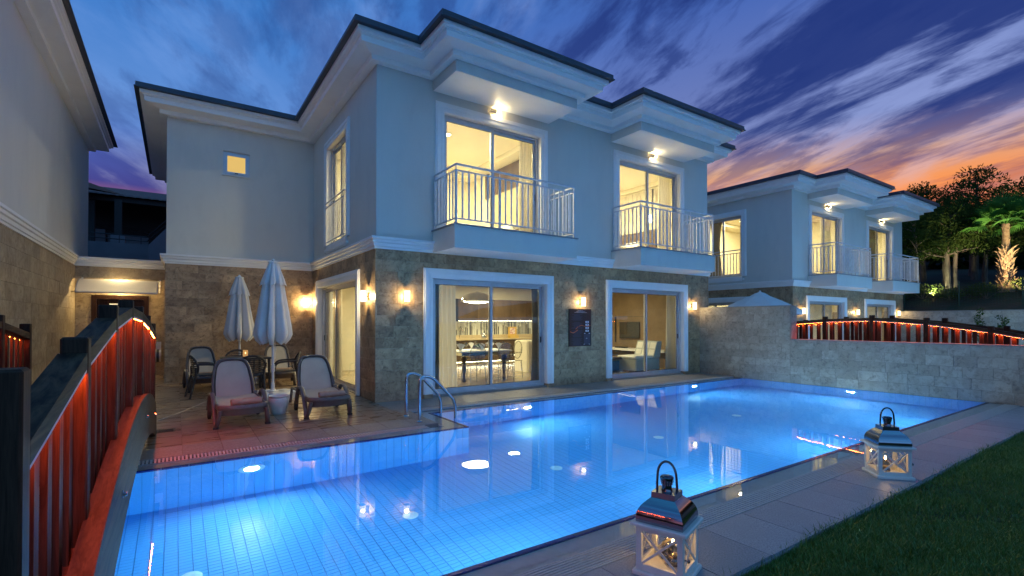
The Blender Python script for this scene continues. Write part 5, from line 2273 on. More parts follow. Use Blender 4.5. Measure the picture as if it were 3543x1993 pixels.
lan = build_lantern()
A1 = math.atan2(-.28, .13) + PI / 2
lan.location = (-.545, -7.13, .0015)
lan.rotation_euler = (0, 0, R(19))
tag(lan, 'white wooden lantern with chrome roof at the near edge of the path', 'lantern', 'candle lanterns on the pool path')
lan.scale = (.97, .97, .97)
lan2 = copy_tree(lan)
lan2.location = (2.925, -7.13, .0015)
lan2.rotation_euler = (0, 0, R(44))
tag(lan2, 'white wooden lantern with chrome roof farther along the path near the pool end', 'lantern', 'candle lanterns on the pool path')
oil_candle(-.50, -7.14, .031, 'oil candle with small flame in the near lantern, in front', .95)
oil_candle(-.455, -7.06, .031, 'oil candle with small flame in the near lantern, at the back', .95)
oil_candle(2.90, -7.12, .031, 'oil candle with small flame in the farther lantern', .95, .8)

# ---- cable lying across the terrace and the floor drain by the bridge end
cpts = [(-3.38, .15), (-3.22, .42), (-3.04, .78), (-2.82, 1.3), (-2.59, 1.85), (-2.3, 2.3), (-1.95, 2.9)]
cb_ = MB()
cb_.tube([(x, y, tzf(y) + .006) for x, y in cpts], .0055, 6)
one(cb_, 'power_cable', pbr('pale_cable', (0.50, 0.44, 0.36), 0.6), 'thin pale cable running over the tiles behind the red lit lounger', 'cable', smooth=True)
fd = empty('floor_drain', (-3.22, -.62, tzf(-.62)), label='small square dark floor drain beside the footbridge end', cat='drain')
MB().box(-.11, -.11, .0005, .11, .11, .004).build('frame', M['bronze'], fd, local=True)
for i in range(5):
    MB().box(-.085, -.085 + i * .038, .0042, .085, -.085 + i * .038 + .018, .006).build('slot', M['rubber'], fd, local=True)
# ================================================================== inside the rooms
WARM_IN = (1.0, 0.86, 0.52)
M['spot'] = emis('downlight_disc', (1.0, 0.86, 0.55), 12.0)


def downlight(x, y, z, label, power, group, off=Vector((0, 0, 0)), size=.35):
    o = empty('ceiling_light', Vector((x, y, z)) + off, label=label, cat='ceiling light', group=group)
    MB().lathe([(.11, -.02), (.12, -.004), (.12, 0)], 20).build('rim', M['gloss_white'], o, True, local=True)
    MB().lathe([(.09, -.0225), (.09, -.0205)], 20).build('diffuser', M['spot'], o, True, local=True)
    lamp('glow', 'AREA', Vector((x, y, z - .03)) + off, power, WARM_IN, o, size)
    return o


GL = 'ceiling lights inside the lit rooms'
for off, who in ((Vector((0, 0, 0)), 'poolside villa'), (NB, 'neighbouring villa')):
    k_ = 3.0 if off.length == 0 else 2.2
    for (x, y, p, nm) in ((1.6, 3.2, 36, 'near the terrace side door'), (3.3, 4.4, 28, 'before the kitchen hood'), (6.2, 4.4, 16, 'before the kitchen units'), (8.0, 2.4, 24, 'over the armchair')):
        downlight(x, y, 2.798, 'round ground floor ceiling light of the %s, %s' % (who, nm), p * k_, GL, off)
    for (x, y, p, nm) in ((2.3, 1.6, 54, 'first bedroom near its balcony'), (2.3, 3.3, 46, 'first bedroom near its rear wall'), (7.8, 1.6, 46, 'second bedroom near its balcony'), (7.8, 3.3, 40, 'second bedroom near its rear wall')):
        downlight(x, y, 6.118, 'round ceiling light of the %s, %s' % (who, nm), p * k_, GL, off)


def curtain(x0, x1, y, z0, z1, m, label, waves=7, amp=.045, group='curtains inside the glass doors', axis='y', pull=0.0, sweep_=0.0):
    n = waves * 8
    vs = []
    rows = 8
    for j in range(rows + 1):
        t_ = j / rows
        z = z1 + (z0 - z1) * t_
        for i in range(n + 1):
            s_ = i / n
            u = x0 + (x1 - x0) * s_
            mid = (x0 + x1) / 2
            u = mid + (u - mid) * (1 - pull * math.sin(PI * t_)) + sweep_ * t_ * t_
            w_ = amp * math.sin(2 * PI * waves * s_ + .6 * math.sin(7 * s_)) * (.75 + .25 * t_)
            vs.append((u, y + w_, z) if axis == 'y' else (y + w_, u, z))
    fs = [(j * (n + 1) + i, j * (n + 1) + i + 1, (j + 1) * (n + 1) + i + 1, (j + 1) * (n + 1) + i) for j in range(rows) for i in range(n)]
    return one(MB().add(vs, fs), 'curtain', m, label, 'curtain', group, True)


curtain(1.24, 1.92, .42, .11, 2.78, M['curtain'], 'pale sheer curtain at the ladder side of the dining room door', 6, .05, sweep_=.05)
curtain(1.10, 1.50, .36, .11, 2.78, M['drape'], 'grey drape behind the sheer curtain of the dining room door', 4, .05)
curtain(3.96, 4.22, .42, .11, 2.78, M['drape'], 'taupe drape gathered at the notice board side of the dining room door', 4, .05, pull=.35)
curtain(9.02, 9.55, .45, .11, 2.78, M['curtain'], 'pale curtain at the garden wall side of the living room door', 6, .05, sweep_=-.06)
curtain(3.62, 4.05, .42, 3.42, 6.1, M['curtain'], 'cream curtain beside the headboard of the balcony bedroom', 5, .045)
curtain(8.62, 9.15, .42, 3.42, 6.1, M['curtain'], 'cream curtain in the second balcony bedroom', 6, .045)
curtain(1.2, 1.75, .42, .11, 2.75, M['drape'], 'brown drape tied back inside the terrace side door', 5, .05, axis='x', pull=.45)
curtain(3.9, 4.5, .42, .11, 2.75, M['curtain'], 'cream curtain inside the terrace side door', 5, .05, axis='x')
curtain(1.95, 2.4, .45, 3.42, 6.1, M['curtain'], 'cream curtain inside the upper side window', 4, .045, axis='x')
for (a, b_, nm) in ((1.15, 4.1, 'first'), (6.25, 9.15, 'second')):
    curtain(NB.x + a, NB.x + b_, NB.y + .45, 0, 2.68, M['curtain'], 'drawn curtain behind the %s ground floor door of the neighbouring villa' % nm, 24, .04)
for (a, b_, nm, m_) in ((3.1, 3.9, 'first', 'curtain'), (7.4, 8.4, 'second', 'drape')):
    curtain(NB.x + a, NB.x + b_, NB.y + .42, 3.32, 6.0, M[m_], 'curtain in the %s balcony door of the neighbouring villa' % nm, 8, .045)
curtain(NB.y + 3.0, NB.y + 3.65, NB.x + .42, 3.32, 6.0, M['drape'], 'taupe drape in the side window of the neighbouring villa', 5, .05, axis='x', pull=.5)
curtain(NB.y + 1.2, NB.y + 4.4, NB.x + .45, 0, 2.65, M['curtain'], 'drawn curtain in the terrace door of the neighbouring villa', 22, .04, axis='x')

# ---- dining table laid for a meal
M['acryl'] = glass_mat('clear_acrylic', (.74, .75, .74), 1.49, 3.2)
M['linen'] = pbr('white_linen', (0.78, 0.76, 0.70), 0.8, bump=(120, .2, .002))
FZ = .10
dti = empty('dining_table', (3.25, 1.75, FZ), label='laid white dining table with carved legs seen through the glass door', cat='table')
MB().cbox(-.75, -.48, .72, .75, .48, .755, .015).build('table_top', M['linen'], dti, local=True)
MB().box(-.68, -.42, .64, .68, .42, .72).build('apron', M['silver'] if 'silver' in M else M['steel'], dti, local=True)
lgp = [(.045, .64), (.075, .58), (.05, .50), (.038, .40), (.060, .30), (.035, .20), (.030, .10), (.055, .05), (.04, 0)]
for sx in (-1, 1):
    for sy in (-1, 1):
        MB().lathe(lgp, 12, (sx * .58, sy * .34, 0)).build('leg', M['bronze'], dti, True, local=True)


def build_ghost():
    o = empty('clear_chair', (0, 0, 0))
    MB().cbox(-.22, -.22, .44, .22, .22, .458, .01).build('seat', M['acryl'], o, local=True)
    ring = []
    for i in range(20):
        a = 2 * PI * i / 20
        ring.append((.21 * math.cos(a), .20 + .05 * math.sin(a) * .5, .72 + .23 * math.sin(a)))
    MB().tube(ring, .014, 8, closed=True).build('back_frame', M['acryl'], o, True, local=True)
    d = MB()
    d.add([(0, .20, .72)] + [(p[0] * .95, p[1], .72 + (p[2] - .72) * .95) for p in ring], [(0, 1 + i, 1 + (i + 1) % 20) for i in range(20)])
    d.build('back_panel', M['acryl'], o, True, local=True)
    for sx in (-1, 1):
        MB().tube(arc_pts([(sx * .21, .2, .66), (sx * .26, 0, .66), (sx * .24, -.18, .62), (sx * .21, -.2, .45)], .08, 4), .012, 8).build('arm', M['acryl'], o, True, local=True)
        for sy in (-1, 1):
            MB().tube([(sx * .19, sy * .19, .44), (sx * .215, sy * .225, 0)], [.017, .012], 8).build('leg', M['acryl'], o, True, local=True)
    return o


gh = build_ghost()
for i, (x, y, a, lab) in enumerate(((2.75, 1.08, 180, 'clear acrylic chair at the curtain end of the laid table'), (3.55, 1.08, 175, 'clear acrylic chair in front of the laid table near the door split'),
                                    (4.25, 1.70, -95, 'clear acrylic chair at the far end of the laid table'), (3.0, 2.48, 0, 'clear acrylic chair behind the laid table near the hood'),
                                    (3.7, 2.48, 4, 'clear acrylic chair behind the laid table near the kettle'))):
    c_ = gh if i == 0 else copy_tree(gh)
    c_.location = (x, y, FZ)
    c_.rotation_euler = (0, 0, R(a))
    tag(c_, lab, 'chair', 'clear chairs round the laid table')
# glasses, napkins, flowers
gp = MB().lathe([(.034, 0), (.034, .003), (.005, .008), (.004, .09), (.022, .105), (.036, .135), (.038, .165), (.030, .205)], 14, caps=False).mesh('wine_glass', M['acryl'], smooth=True)
np_ = MB()
for k2 in range(5):
    a = -.7 + .35 * k2
    np_.add([(0, -.02, 0), (.05 * math.cos(a + PI / 2) - .05, -.03, .0), (math.sin(a) * .12 - .05, 0, .16 + .03 * math.cos(a * 2)), (math.sin(a + .3) * .11, .02, .14)], [(0, 1, 2, 3)])
npm = np_.mesh('folded_napkin', M['linen'])
rgs = random.Random(3)
spots = [(2.65, 1.5), (3.2, 1.42), (3.75, 1.5), (2.7, 2.02), (3.25, 2.05), (3.8, 2.0)]
places = ['by the curtain', 'at the middle', 'by the door handle']
for i, (x, y) in enumerate(spots):
    row = 'front' if i < 3 else 'back'
    n1 = link('folded_napkin', npm, None, (x, y, FZ + .757), (0, 0, rgs.uniform(-.8, .8)))
    tag(n1, 'fan folded white napkin on the %s of the laid table %s' % (row, places[i % 3]), 'napkin', 'napkins on the laid table')
    g1 = link('wine_glass', gp, None, (x + .16, y + .06, FZ + .757))
    tag(g1, 'stemmed wine glass on the %s of the laid table %s' % (row, places[i % 3]), 'glass', 'wine glasses on the laid table')
vz = empty('flower_bowl', (3.28, 1.75, FZ + .756), label='low bowl of white flowers and leaves on the laid table', cat='flowers')
MB().lathe([(.05, 0), (.09, .05), (.085, .06)], 14).build('bowl', M['acryl'], vz, True, local=True)
M['leafin'] = pbr('bouquet_leaf', (0.06, 0.16, 0.03), 0.6)
fb = MB()
lf = MB()
for i in range(26):
    a, r_ = rgs.uniform(0, 6.28), rgs.uniform(.0, .13)
    z = .07 + rgs.uniform(0, .09) * (1 - r_ / .16)
    (fb if i % 2 else lf).lathe([(.001, -.012), (.026, .0), (.02, .018), (.001, .02)], 6, (r_ * math.cos(a), r_ * math.sin(a), z))
fb.build('blossom', M['linen'], vz, local=True)
lf.build('foliage', M['leafin'], vz, local=True)

# ---- pendant over the table
pd_ = empty('pendant_lamp', (3.35, 1.95, 2.80), label='large chrome dome pendant lamp glowing over the laid table', cat='pendant lamp')
M['domeglass'] = pbr('smoked_chrome_dome', (0.55, 0.54, 0.50), 0.12, 0.9)
zd_ = -.72
MB().lathe([(.43, zd_), (.425, zd_ + .02), (.385, zd_ + .10), (.30, zd_ + .18), (.18, zd_ + .235), (.05, zd_ + .255), (.03, zd_ + .27)], 32, caps=False).build('shade', M['domeglass'], pd_, True, local=True)
MB().lathe([(.001, zd_ - .045), (.15, zd_ - .035), (.28, zd_ - .012), (.385, zd_ + .018), (.001, zd_ + .018)], 32, caps=False).build('diffuser', emis('pendant_diffuser', (1.0, .90, .62), 16.0), pd_, True, local=True)
MB().tube([(0, 0, zd_ + .26), (.015, 0, zd_ + .45), (-.01, 0, zd_ + .58), (0, 0, 0)], .006, 6).build('cord', M['gloss_white'], pd_, True, local=True)

# ---- kitchen along the rear wall
KY = 5.98
kc = empty('kitchen_units', (5.6, KY, FZ), label='dark walnut kitchen wall units above a lit patterned splashback', cat='kitchen units')
xs = [3.3, 4.75, 5.5, 6.2, 6.9, 7.6, 8.3]
for i in range(len(xs) - 1):
    if i == 0:
        continue
    d_ = MB().box(xs[i] + .004, KY - .36, 1.60, xs[i + 1] - .004, KY - .001, 2.34)
    d_.build('wall_unit', M['walnut'], kc)
    d_ = MB().box(xs[i] + .004, KY - .60, FZ + .12, xs[i + 1] - .004, KY - .02, FZ + .84)
    d_.build('base_unit', M['walnut'], kc)
ov = MB().box(3.3, KY - .38, 1.58, 4.745, KY - .001, 2.34)
M['blackglass'] = pbr('black_glass', (0.05, 0.05, 0.045), 0.06, 0.2)
ov.build('glass_unit', M['blackglass'], kc)
MB().box(3.3, KY - .60, FZ + .12, 4.745, KY - .02, FZ + .84).build('base_unit', M['walnut'], kc)
M['counter'] = pbr('counter_stone', (0.55, 0.45, 0.28), 0.25, var=(20, (0.46, 0.37, 0.22), 0.4, 0.7))
MB().box(3.25, KY - .64, FZ + .842, 8.35, KY - .001, FZ + .88).build('worktop', M['counter'], kc)
MB().box(3.25, KY - .03, FZ + .8805, 8.35, KY - .0011, FZ + 1.0).build('upstand', M['counter'], kc)
MB().box(3.3, KY - .52, FZ, 8.3, KY - .50, FZ + .12).build('plinth', M['steel'], kc)
M['striplit'] = emis('cabinet_strip', (1.0, .88, .58), 22.0)
MB().box(3.4, KY - .30, 1.594, 8.2, KY - .27, 1.599).build('cabinet_strip', M['striplit'], kc)
MB().box(3.35, KY - .585, FZ + .105, 8.25, KY - .565, FZ + .115).build('plinth_strip', M['striplit'], kc)
sb_ = [pbr('splash_%d' % i, c_, .25) for i, c_ in enumerate(((.62, .62, .52), (.10, .10, .10), (.40, .40, .36), (.22, .23, .24)))]
um = [unit(m_) for m_ in sb_]
x = 3.3
while x < 8.3:
    w_ = rgs.choice((.035, .05, .06, .08))
    h0 = rgs.uniform(0, .25)
    a_ = rgs.choice((0, 0, 2, 0, 3))
    link('splash_panel', um[a_], kc, Vector((x + w_ / 2, KY - .006, FZ + 1.25)) - wloc(kc), scale=(w_ - .006, .010, .49))
    if rgs.random() < .6:
        hh = rgs.uniform(.12, .42)
        link('splash_panel', um[1], kc, Vector((x + w_ / 2, KY - .014, FZ + 1.005 + hh / 2)) - wloc(kc), scale=(w_ * .45, .006, hh))
    x += w_
# kettle, tap, framed card
kt = empty('kettle', (5.75, KY - .35, FZ + .881), label='steel electric kettle on the kitchen worktop', cat='kettle')
MB().lathe([(.075, 0), (.085, .03), (.08, .10), (.06, .17), (.04, .19), (.001, .20)], 18).build('body', M['steel'], kt, True, local=True)
MB().tube(arc_pts([(.05, 0, .18), (.14, 0, .18), (.13, 0, .04), (.08, 0, .03)], .04, 4), .010, 8).build('handle', M['rubber'], kt, True, local=True)
tp = empty('kitchen_tap', (4.85, KY - .25, FZ + .881), label='arched chrome tap at the kitchen sink', cat='tap')
MB().tube(arc_pts([(0, 0, 0), (0, 0, .34), (.0, -.22, .34), (0, -.22, .20)], .11, 7), .012, 8).build('spout', M['chrome'], tp, True, local=True)
MB().tube([(0, 0, .06), (.07, 0, .09)], .008, 6).build('lever', M['chrome'], tp, True, local=True)
fc = empty('gift_basket', (7.0, KY - .32, FZ + .881), label='yellow backed welcome box on the kitchen worktop', cat='box')
MB().box(-.18, .02, 0, .18, .04, .40).build('back_board', pbr('yellow_card', (.65, .42, .10), .6), fc, local=True)
MB().box(-.11, .012, .14, .11, .0195, .36).build('picture', pbr('picture_print', (.55, .30, .28), .5, var=(14, (.8, .72, .66), .45, .55), mode='obj'), fc, local=True)
MB().box(-.18, -.12, 0, .18, .018, .10).build('tray', pbr('yellow_tray', (.60, .40, .10), .6), fc, local=True)
# island and stools
ki = empty('kitchen_island', (5.75, 2.7, FZ), label='pale padded kitchen island with wooden bar top', cat='kitchen island')
MB().cbox(-.42, -.25, 0, .1, .45, .92, .05).build('body', M['cream'], ki, local=True)
MB().box(-.15, -.40, .78, .75, .40, .82).build('bar_top', M['walnut'], ki, local=True)
MB().box(.55, -.35, 0, .65, .35, .78).build('end_panel', M['walnut'], ki, local=True)
MB().lathe([(.20, 0), (.20, .012), (.03, .03), (.022, .5), (.022, .78)], 18, (.2, -.2, 0)).build('column', M['chrome'], ki, True, local=True)

# ---- living room
tv = empty('television', (10.0 - .005, 2.75, 1.0), label='black flat television on the brown living room wall', cat='television')
M['tvwall'] = pbr('brown_plaster', (0.20, 0.135, 0.07), 0.7, var=(2.5, (0.15, 0.10, 0.05), 0.35, 0.65))
pw = one(MB().box(9.955, 1.0, FZ, 9.990, 5.9, 2.79), 'wall_panel', M['tvwall'], 'brown plaster feature wall behind the television', 'wall panel')
for (y0, y1, z0, z1) in ((3.40, 3.47, .84, 1.74),):
    MB().box(9.945, y0, z0, 9.9545, y1, z1).build('groove', M['rubber'], pw)
MB().box(9.948, 1.96, 1.735, 9.9545, 3.40, 1.745).build('groove', M['rubber'], pw)
MB().box(9.90, 2.30, 1.00, 9.944, 3.20, 1.56).build('screen', M['blackglass'], tv)
MB().box(9.898, 2.30, .985, 9.944, 3.20, .9995).build('frame', M['steel'], tv)
sf = empty('wall_shelf', (9.75, 2.6, .60), label='long white shelf below the television', cat='shelf')
MB().box(9.55, 1.0, .585, 9.954, 3.9, .66).build('shelf_board', M['gloss_white'], sf)
MB().box(9.65, 1.0, .10, 9.954, 3.9, .40).build('drawer_unit', M['walnut'], sf)
one(MB().box(9.62, 2.75, .661, 9.85, 3.15, .70), 'set_top_box', M['rubber'], 'small black box on the white shelf', 'media box')
M['leather'] = pbr('white_leather', (0.66, 0.64, 0.54), 0.4, var=(3, (0.60, 0.58, 0.49), 0.4, 0.7), bump=(40, .1, .004))
M['leather2'] = pbr('sage_leather', (0.40, 0.42, 0.36), 0.5, var=(60, (0.33, 0.35, 0.30), 0.4, 0.6))
ac = empty('armchair', (8.45, .95, FZ), label='white tufted armchair just inside the living room door', cat='armchair')
MB().cbox(-.62, -.36, .05, .42, .40, .40, .03).build('seat_base', M['leather2'], ac, local=True)
MB().cbox(-.64, -.34, .40, .20, .38, .47, .03).build('seat_cushion', M['leather'], ac, local=True)
q = MB()
q.extr([(.12, -.36, .40), (.42, -.36, .40), (.50, -.36, .88), (.30, -.36, .88)], (0, .76, 0))
q.build('backrest', M['leather2'], ac, local=True)
for i in range(3):
    for j in range(2):
        q = MB().cbox(-.02, -.115, -.10, .02, .115, .10, .015)
        p_ = q.build('tuft', M['leather'], ac, local=True)
        p_.location = (.195 + .09 * j * .85 - .0, -.23 + .245 * i, .545 + .21 * j)
        p_.rotation_euler = (0, R(20), 0)
for sx in (-.55, .36):
    for sy in (-.3, .34):
        MB().box(sx - .03, sy - .03, 0, sx + .03, sy + .03, .05).build('foot', M['rubber'], ac, local=True)
ct = empty('coffee_table', (7.35, 1.45, FZ), label='low coffee table with dark top and white side', cat='table')
MB().box(-.55, -.30, .36, .55, .35, .42).build('table_top', M['walnut'], ct, local=True)
MB().box(-.55, -.30, 0, -.49, .35, .36).build('side_panel', M['gloss_white'], ct, local=True)
MB().box(.49, -.30, 0, .55, .35, .36).build('side_panel', M['gloss_white'], ct, local=True)
MB().box(-.48, -.2, .02, .48, .3, .30).build('drawer', pbr('blue_drawer', (.03, .10, .20), .4), ct, local=True)

# ---- bedrooms
hb = empty('bed', (3.9, 2.3, 3.41), label='bed with buttoned cream headboard in the corner balcony bedroom', cat='bed')
M['tuft'] = pbr('headboard_fabric', (0.52, 0.44, 0.26), 0.8, var=(8, (0.46, 0.39, 0.23), 0.4, 0.7))
q = MB()
ny, nz = 44, 26
vs = []
for j in range(nz + 1):
    for i in range(ny + 1):
        y = 1.40 + 1.75 * i / ny
        z = 3.9 + 1.30 * j / nz
        a = (i / ny * 8 + j / nz * 6) * PI
        b_ = (i / ny * 8 - j / nz * 6) * PI
        vs.append((4.60 - .035 - .035 * abs(math.sin(a) * math.sin(b_)), y, z))
q.add(vs, [(j * (ny + 1) + i, (j + 1) * (ny + 1) + i, (j + 1) * (ny + 1) + i + 1, j * (ny + 1) + i + 1) for j in range(nz) for i in range(ny)])
q.build('headboard', M['tuft'], hb, True, angle=60)
MB().box(4.55, 1.36, 3.42, 4.612, 3.19, 5.24).build('headboard_frame', M['tuft'], hb)
MB().cbox(2.55, 1.45, 3.62, 4.55, 3.1, 3.98, .06).build('mattress', M['linen'], hb)
MB().box(2.6, 1.5, 3.41, 4.5, 3.05, 3.62).build('bed_base', M['walnut'], hb)
for y in (1.55, 2.35):
    MB().cbox(4.15, y, 3.98, 4.52, y + .65, 4.16, .05).build('pillow', M['linen'], hb)
wp = one(MB().box(4.585, .7, 5.25, 4.615, 3.6, 5.97), 'wall_panel', M['walnut'], 'dark brown wall panel above the buttoned headboard', 'wall panel')
bs_ = empty('bedside_lamp', (4.35, 1.12, 3.95), label='lit bedside lamp next to the buttoned headboard', cat='lamp')
MB().lathe([(.06, 0), (.05, .02), (.015, .04), (.012, .18)], 14).build('stem', M['steel'], bs_, True, local=True)
MB().lathe([(.10, .18), (.075, .36)], 18, caps=False).build('shade', shade_mat('bed_shade', (1, .85, .5), 3.0, .3), bs_, True, local=True)
one(MB().box(4.12, .92, 3.41, 4.58, 1.32, 3.949), 'bedside_table', M['walnut'], 'small dark bedside table under the lit lamp', 'bedside table')
b2_ = empty('bed', (9.0, 2.4, 3.41), label='white bed in the second balcony bedroom', cat='bed')
MB().cbox(7.75, 1.7, 3.62, 9.75, 3.3, 3.98, .06).build('mattress', M['linen'], b2_)
MB().box(7.8, 1.75, 3.41, 9.7, 3.25, 3.62).build('bed_base', M['walnut'], b2_)
MB().cbox(9.3, 1.78, 3.98, 9.72, 2.45, 4.18, .05).build('pillow', M['linen'], b2_)
MB().cbox(9.3, 2.55, 3.98, 9.72, 3.2, 4.18, .05).build('pillow', M['linen'], b2_)
MB().box(9.76, 1.5, 3.45, 9.858, 3.4, 4.55).build('headboard', M['walnut'], b2_)
M['panelpic'] = pbr('reed_print', (0.55, 0.50, 0.38), .6, var=(7, (0.30, 0.25, 0.17), 0.52, 0.60), stretch=(1, 3.5, .35))
one(MB().box(9.80, .75, 4.58, 9.8585, 4.3, 5.92), 'wall_picture', M['panelpic'], 'wide reed patterned panel above the white bed', 'picture')
one(MB().box(9.79, 1.60, 4.58, 9.7995, 1.65, 5.92), 'panel_strip', M['rubber'], 'thin dark strip on the reed patterned panel', 'trim')
pl2 = empty('pendant_lamp', (9.35, 1.35, 6.11), label='small glowing pendant beside the white bed', cat='pendant lamp')
MB().tube([(0, 0, 0), (0, 0, -1.15)], .004, 6).build('cord', M['chrome'], pl2, True, local=True)
MB().lathe([(.02, -1.15), (.08, -1.19), (.085, -1.36), (.07, -1.38)], 18).build('shade', emis('crystal_shade', (1, .88, .60), 7.0), pl2, True, local=True)

# ================================================================== far side: retaining wall, fence, slope, trees
M['hill'] = pbr('hill_soil', (0.060, 0.034, 0.020), 0.95, var=(1.2, (0.030, 0.036, 0.014), 0.4, 0.6), var2=(6, (0.05, 0.04, 0.03), .5, .7), bump=(4, .8, .08))


def hz(x, y):
    s_ = max(0.0, x - 25.6)
    h = 2.0 + min(s_, 3.5) * .38 + max(0, s_ - 3.5) * .135
    h += .25 * mnoise.noise(Vector((x * .35, y * .35, 0))) * min(1, s_ / 2) + 1.6 * mnoise.noise(Vector((x * .05, y * .05, 2))) * min(1, s_ / 20)
    return h if x > 25.55 else -.1


hm = MB()
NX, NY = 46, 60
vs = []
for i in range(NX + 1):
    x = 25.56 + 85 * (i / NX) ** 1.7
    for j in range(NY + 1):
        y = -45 + 110 * j / NY
        vs.append((x, y, hz(x, y)))
hm.add(vs, [(i * (NY + 1) + j, (i + 1) * (NY + 1) + j, (i + 1) * (NY + 1) + j + 1, i * (NY + 1) + j + 1) for i in range(NX) for j in range(NY)])
ho = struct(hm, 'hillside', M['hill'], smooth=True)

rw = empty('retaining_wall', (25.4, -4, 0), label='low grey stone retaining wall below the hillside fence', cat='wall')
RX = 25.25
b = MB().box(RX + .016, -14, -.1, RX + .32, 4.5, 2.02)
rwb = b.build('stone_wall', M['grout'], rw)
clad(rwb, 'x', RX + .016, -1, -8.5, 0.5, .3, 2.02, [], M['stone_pale'], rowh=.24, lens=(.5, .62, .75), seed=61)
MB().box(RX - .02, -14, 2.021, RX + .36, 4.5, 2.06).build('coping', M['coping'], rw)

fe = empty('mesh_fence', (26.3, -3, 2.2), label='green wire mesh fence along the foot of the hillside', cat='fence')
M['fgreen'] = pbr('fence_green', (0.012, 0.05, 0.03), 0.5)
FX = 26.3
for y in np.arange(-10.2, 3.0, 2.05):
    MB().tube([(FX, y, hz(FX, y) - .1), (FX, y, 3.40)], .03, 8).build('post', M['fgreen'], fe, True)
pn = MB()
for y in np.arange(-10.2, 2.9, .10):
    pn.box(FX - .0022, y - .0022, 2.25, FX + .0022, y + .0022, 3.32)
for z in np.arange(2.3, 3.33, .10):
    pn.box(FX - .0045, -10.2, z - .0022, FX - .0023, 2.9, z + .0022)
po2 = pn.build('wire_mesh', M['fgreen'], fe)

# ---- foliage
def leaf_mat(name, c0, c1):
    m, t = new_mat(name)
    vec = coords(t, 'pos')
    c = mix_n(t, ramp_n(t, noise(t, vec, 1.3, 4), [(0.35, 0.0), (0.65, 1.0)]), c0, c1)
    d = nn(t, 'ShaderNodeBsdfDiffuse')
    tl = nn(t, 'ShaderNodeBsdfTranslucent')
    t.links.new(c, d.inputs[0])
    t.links.new(c, tl.inputs[0])
    mx = nn(t, 'ShaderNodeMixShader')
    mx.inputs[0].default_value = .3
    t.links.new(d.outputs[0], mx.inputs[1])
    t.links.new(tl.outputs[0], mx.inputs[2])
    o = nn(t, 'ShaderNodeOutputMaterial')
    t.links.new(mx.outputs[0], o.inputs[0])
    return m


M['pine'] = leaf_mat('pine_needles', (0.028, 0.055, 0.014), (0.065, 0.10, 0.024))
M['shrubleaf'] = leaf_mat('shrub_leaf', (0.05, 0.075, 0.02), (0.10, 0.12, 0.035))
M['bark'] = pbr('pine_bark', (0.17, 0.135, 0.10), 0.9, var=(9, (0.09, 0.07, 0.05), 0.4, 0.65), stretch=(1, 1, .3), bump=(20, .6, .02))


def cards(clumps, per, ln, wd, seed, spread=.55):
    rs = np.random.RandomState(seed)
    V, F = [], []
    k0 = 0
    for (c, r_) in clumps:
        n = int(per * (r_ / .6) ** 1.6)
        d = rs.normal(0, 1, (n, 3))
        d /= np.linalg.norm(d, axis=1)[:, None]
        P = np.array(c) + d * (rs.uniform(.25, 1, n) ** .5 * r_)[:, None] * np.array([1, 1, .62])
        a = rs.normal(0, 1, (n, 3)) * .6 + d * .7
        a /= np.linalg.norm(a, axis=1)[:, None]
        s_ = np.cross(a, rs.normal(0, 1, (n, 3)))
        s_ /= np.linalg.norm(s_, axis=1)[:, None]
        L = rs.uniform(.6, 1.2, n)[:, None] * ln
        Wd = rs.uniform(.6, 1.2, n)[:, None] * wd
        V.append(np.stack([P - s_ * Wd * .4, P + s_ * Wd * .4, P + a * L * .6 + s_ * Wd, P + a * L, P + a * L * .6 - s_ * Wd], 1).reshape(-1, 3))
        F.append(np.arange(n * 5).reshape(-1, 5) + k0)
        k0 += n * 5
    return np.concatenate(V), np.concatenate(F)


def np_mesh(name, V, F, m_):
    me = bpy.data.meshes.new(name)
    k = F.shape[1]
    me.vertices.add(len(V))
    me.vertices.foreach_set('co', V.ravel())
    me.loops.add(F.size)
    me.loops.foreach_set('vertex_index', F.ravel())
    me.polygons.add(len(F))
    me.polygons.foreach_set('loop_start', np.arange(0, F.size, k))
    me.polygons.foreach_set('loop_total', np.full(len(F), k))
    me.update(calc_edges=True)
    me.materials.append(m_)
    return me


def pine_meshes(seed, h=4.2, per=170):
    rg_ = random.Random(seed)
    tr_ = MB()
    bend = [(0, 0, 0)]
    x = y = 0
    for i in range(1, 8):
        x += rg_.uniform(-.08, .08)
        y += rg_.uniform(-.08, .08)
        bend.append((x, y, h * .88 * i / 7))
    tr_.tube(bend, [.13 - .012 * i for i in range(8)], 8)
    clumps = []
    for i in range(20):
        t_ = rg_.uniform(.42, .98)
        b0 = Vector(bend[min(7, int(t_ * 7))])
        b0.z = h * .88 * t_
        a = rg_.uniform(0, 2 * PI)
        l = rg_.uniform(.6, 1.7) * (1.15 - t_ * .55)
        e = b0 + Vector((math.cos(a) * l, math.sin(a) * l, rg_.uniform(.15, .6)))
        m_ = (b0 + e) / 2 + Vector((0, 0, rg_.uniform(-.05, .15)))
        tr_.tube([b0, m_, e], [.035, .024, .010], 5)
        clumps.append((tuple(e), rg_.uniform(.38, .72)))
        if rg_.random() < .6:
            clumps.append((tuple(m_ + Vector((rg_.uniform(-.2, .2), rg_.uniform(-.2, .2), .25))), rg_.uniform(.3, .5)))
    clumps.append(((x, y, h * .95), .6))
    V, F = cards(clumps, per, .15, .028, seed)
    return tr_.mesh('trunk', M['bark'], smooth=True), np_mesh('crown', V, F, M['pine'])


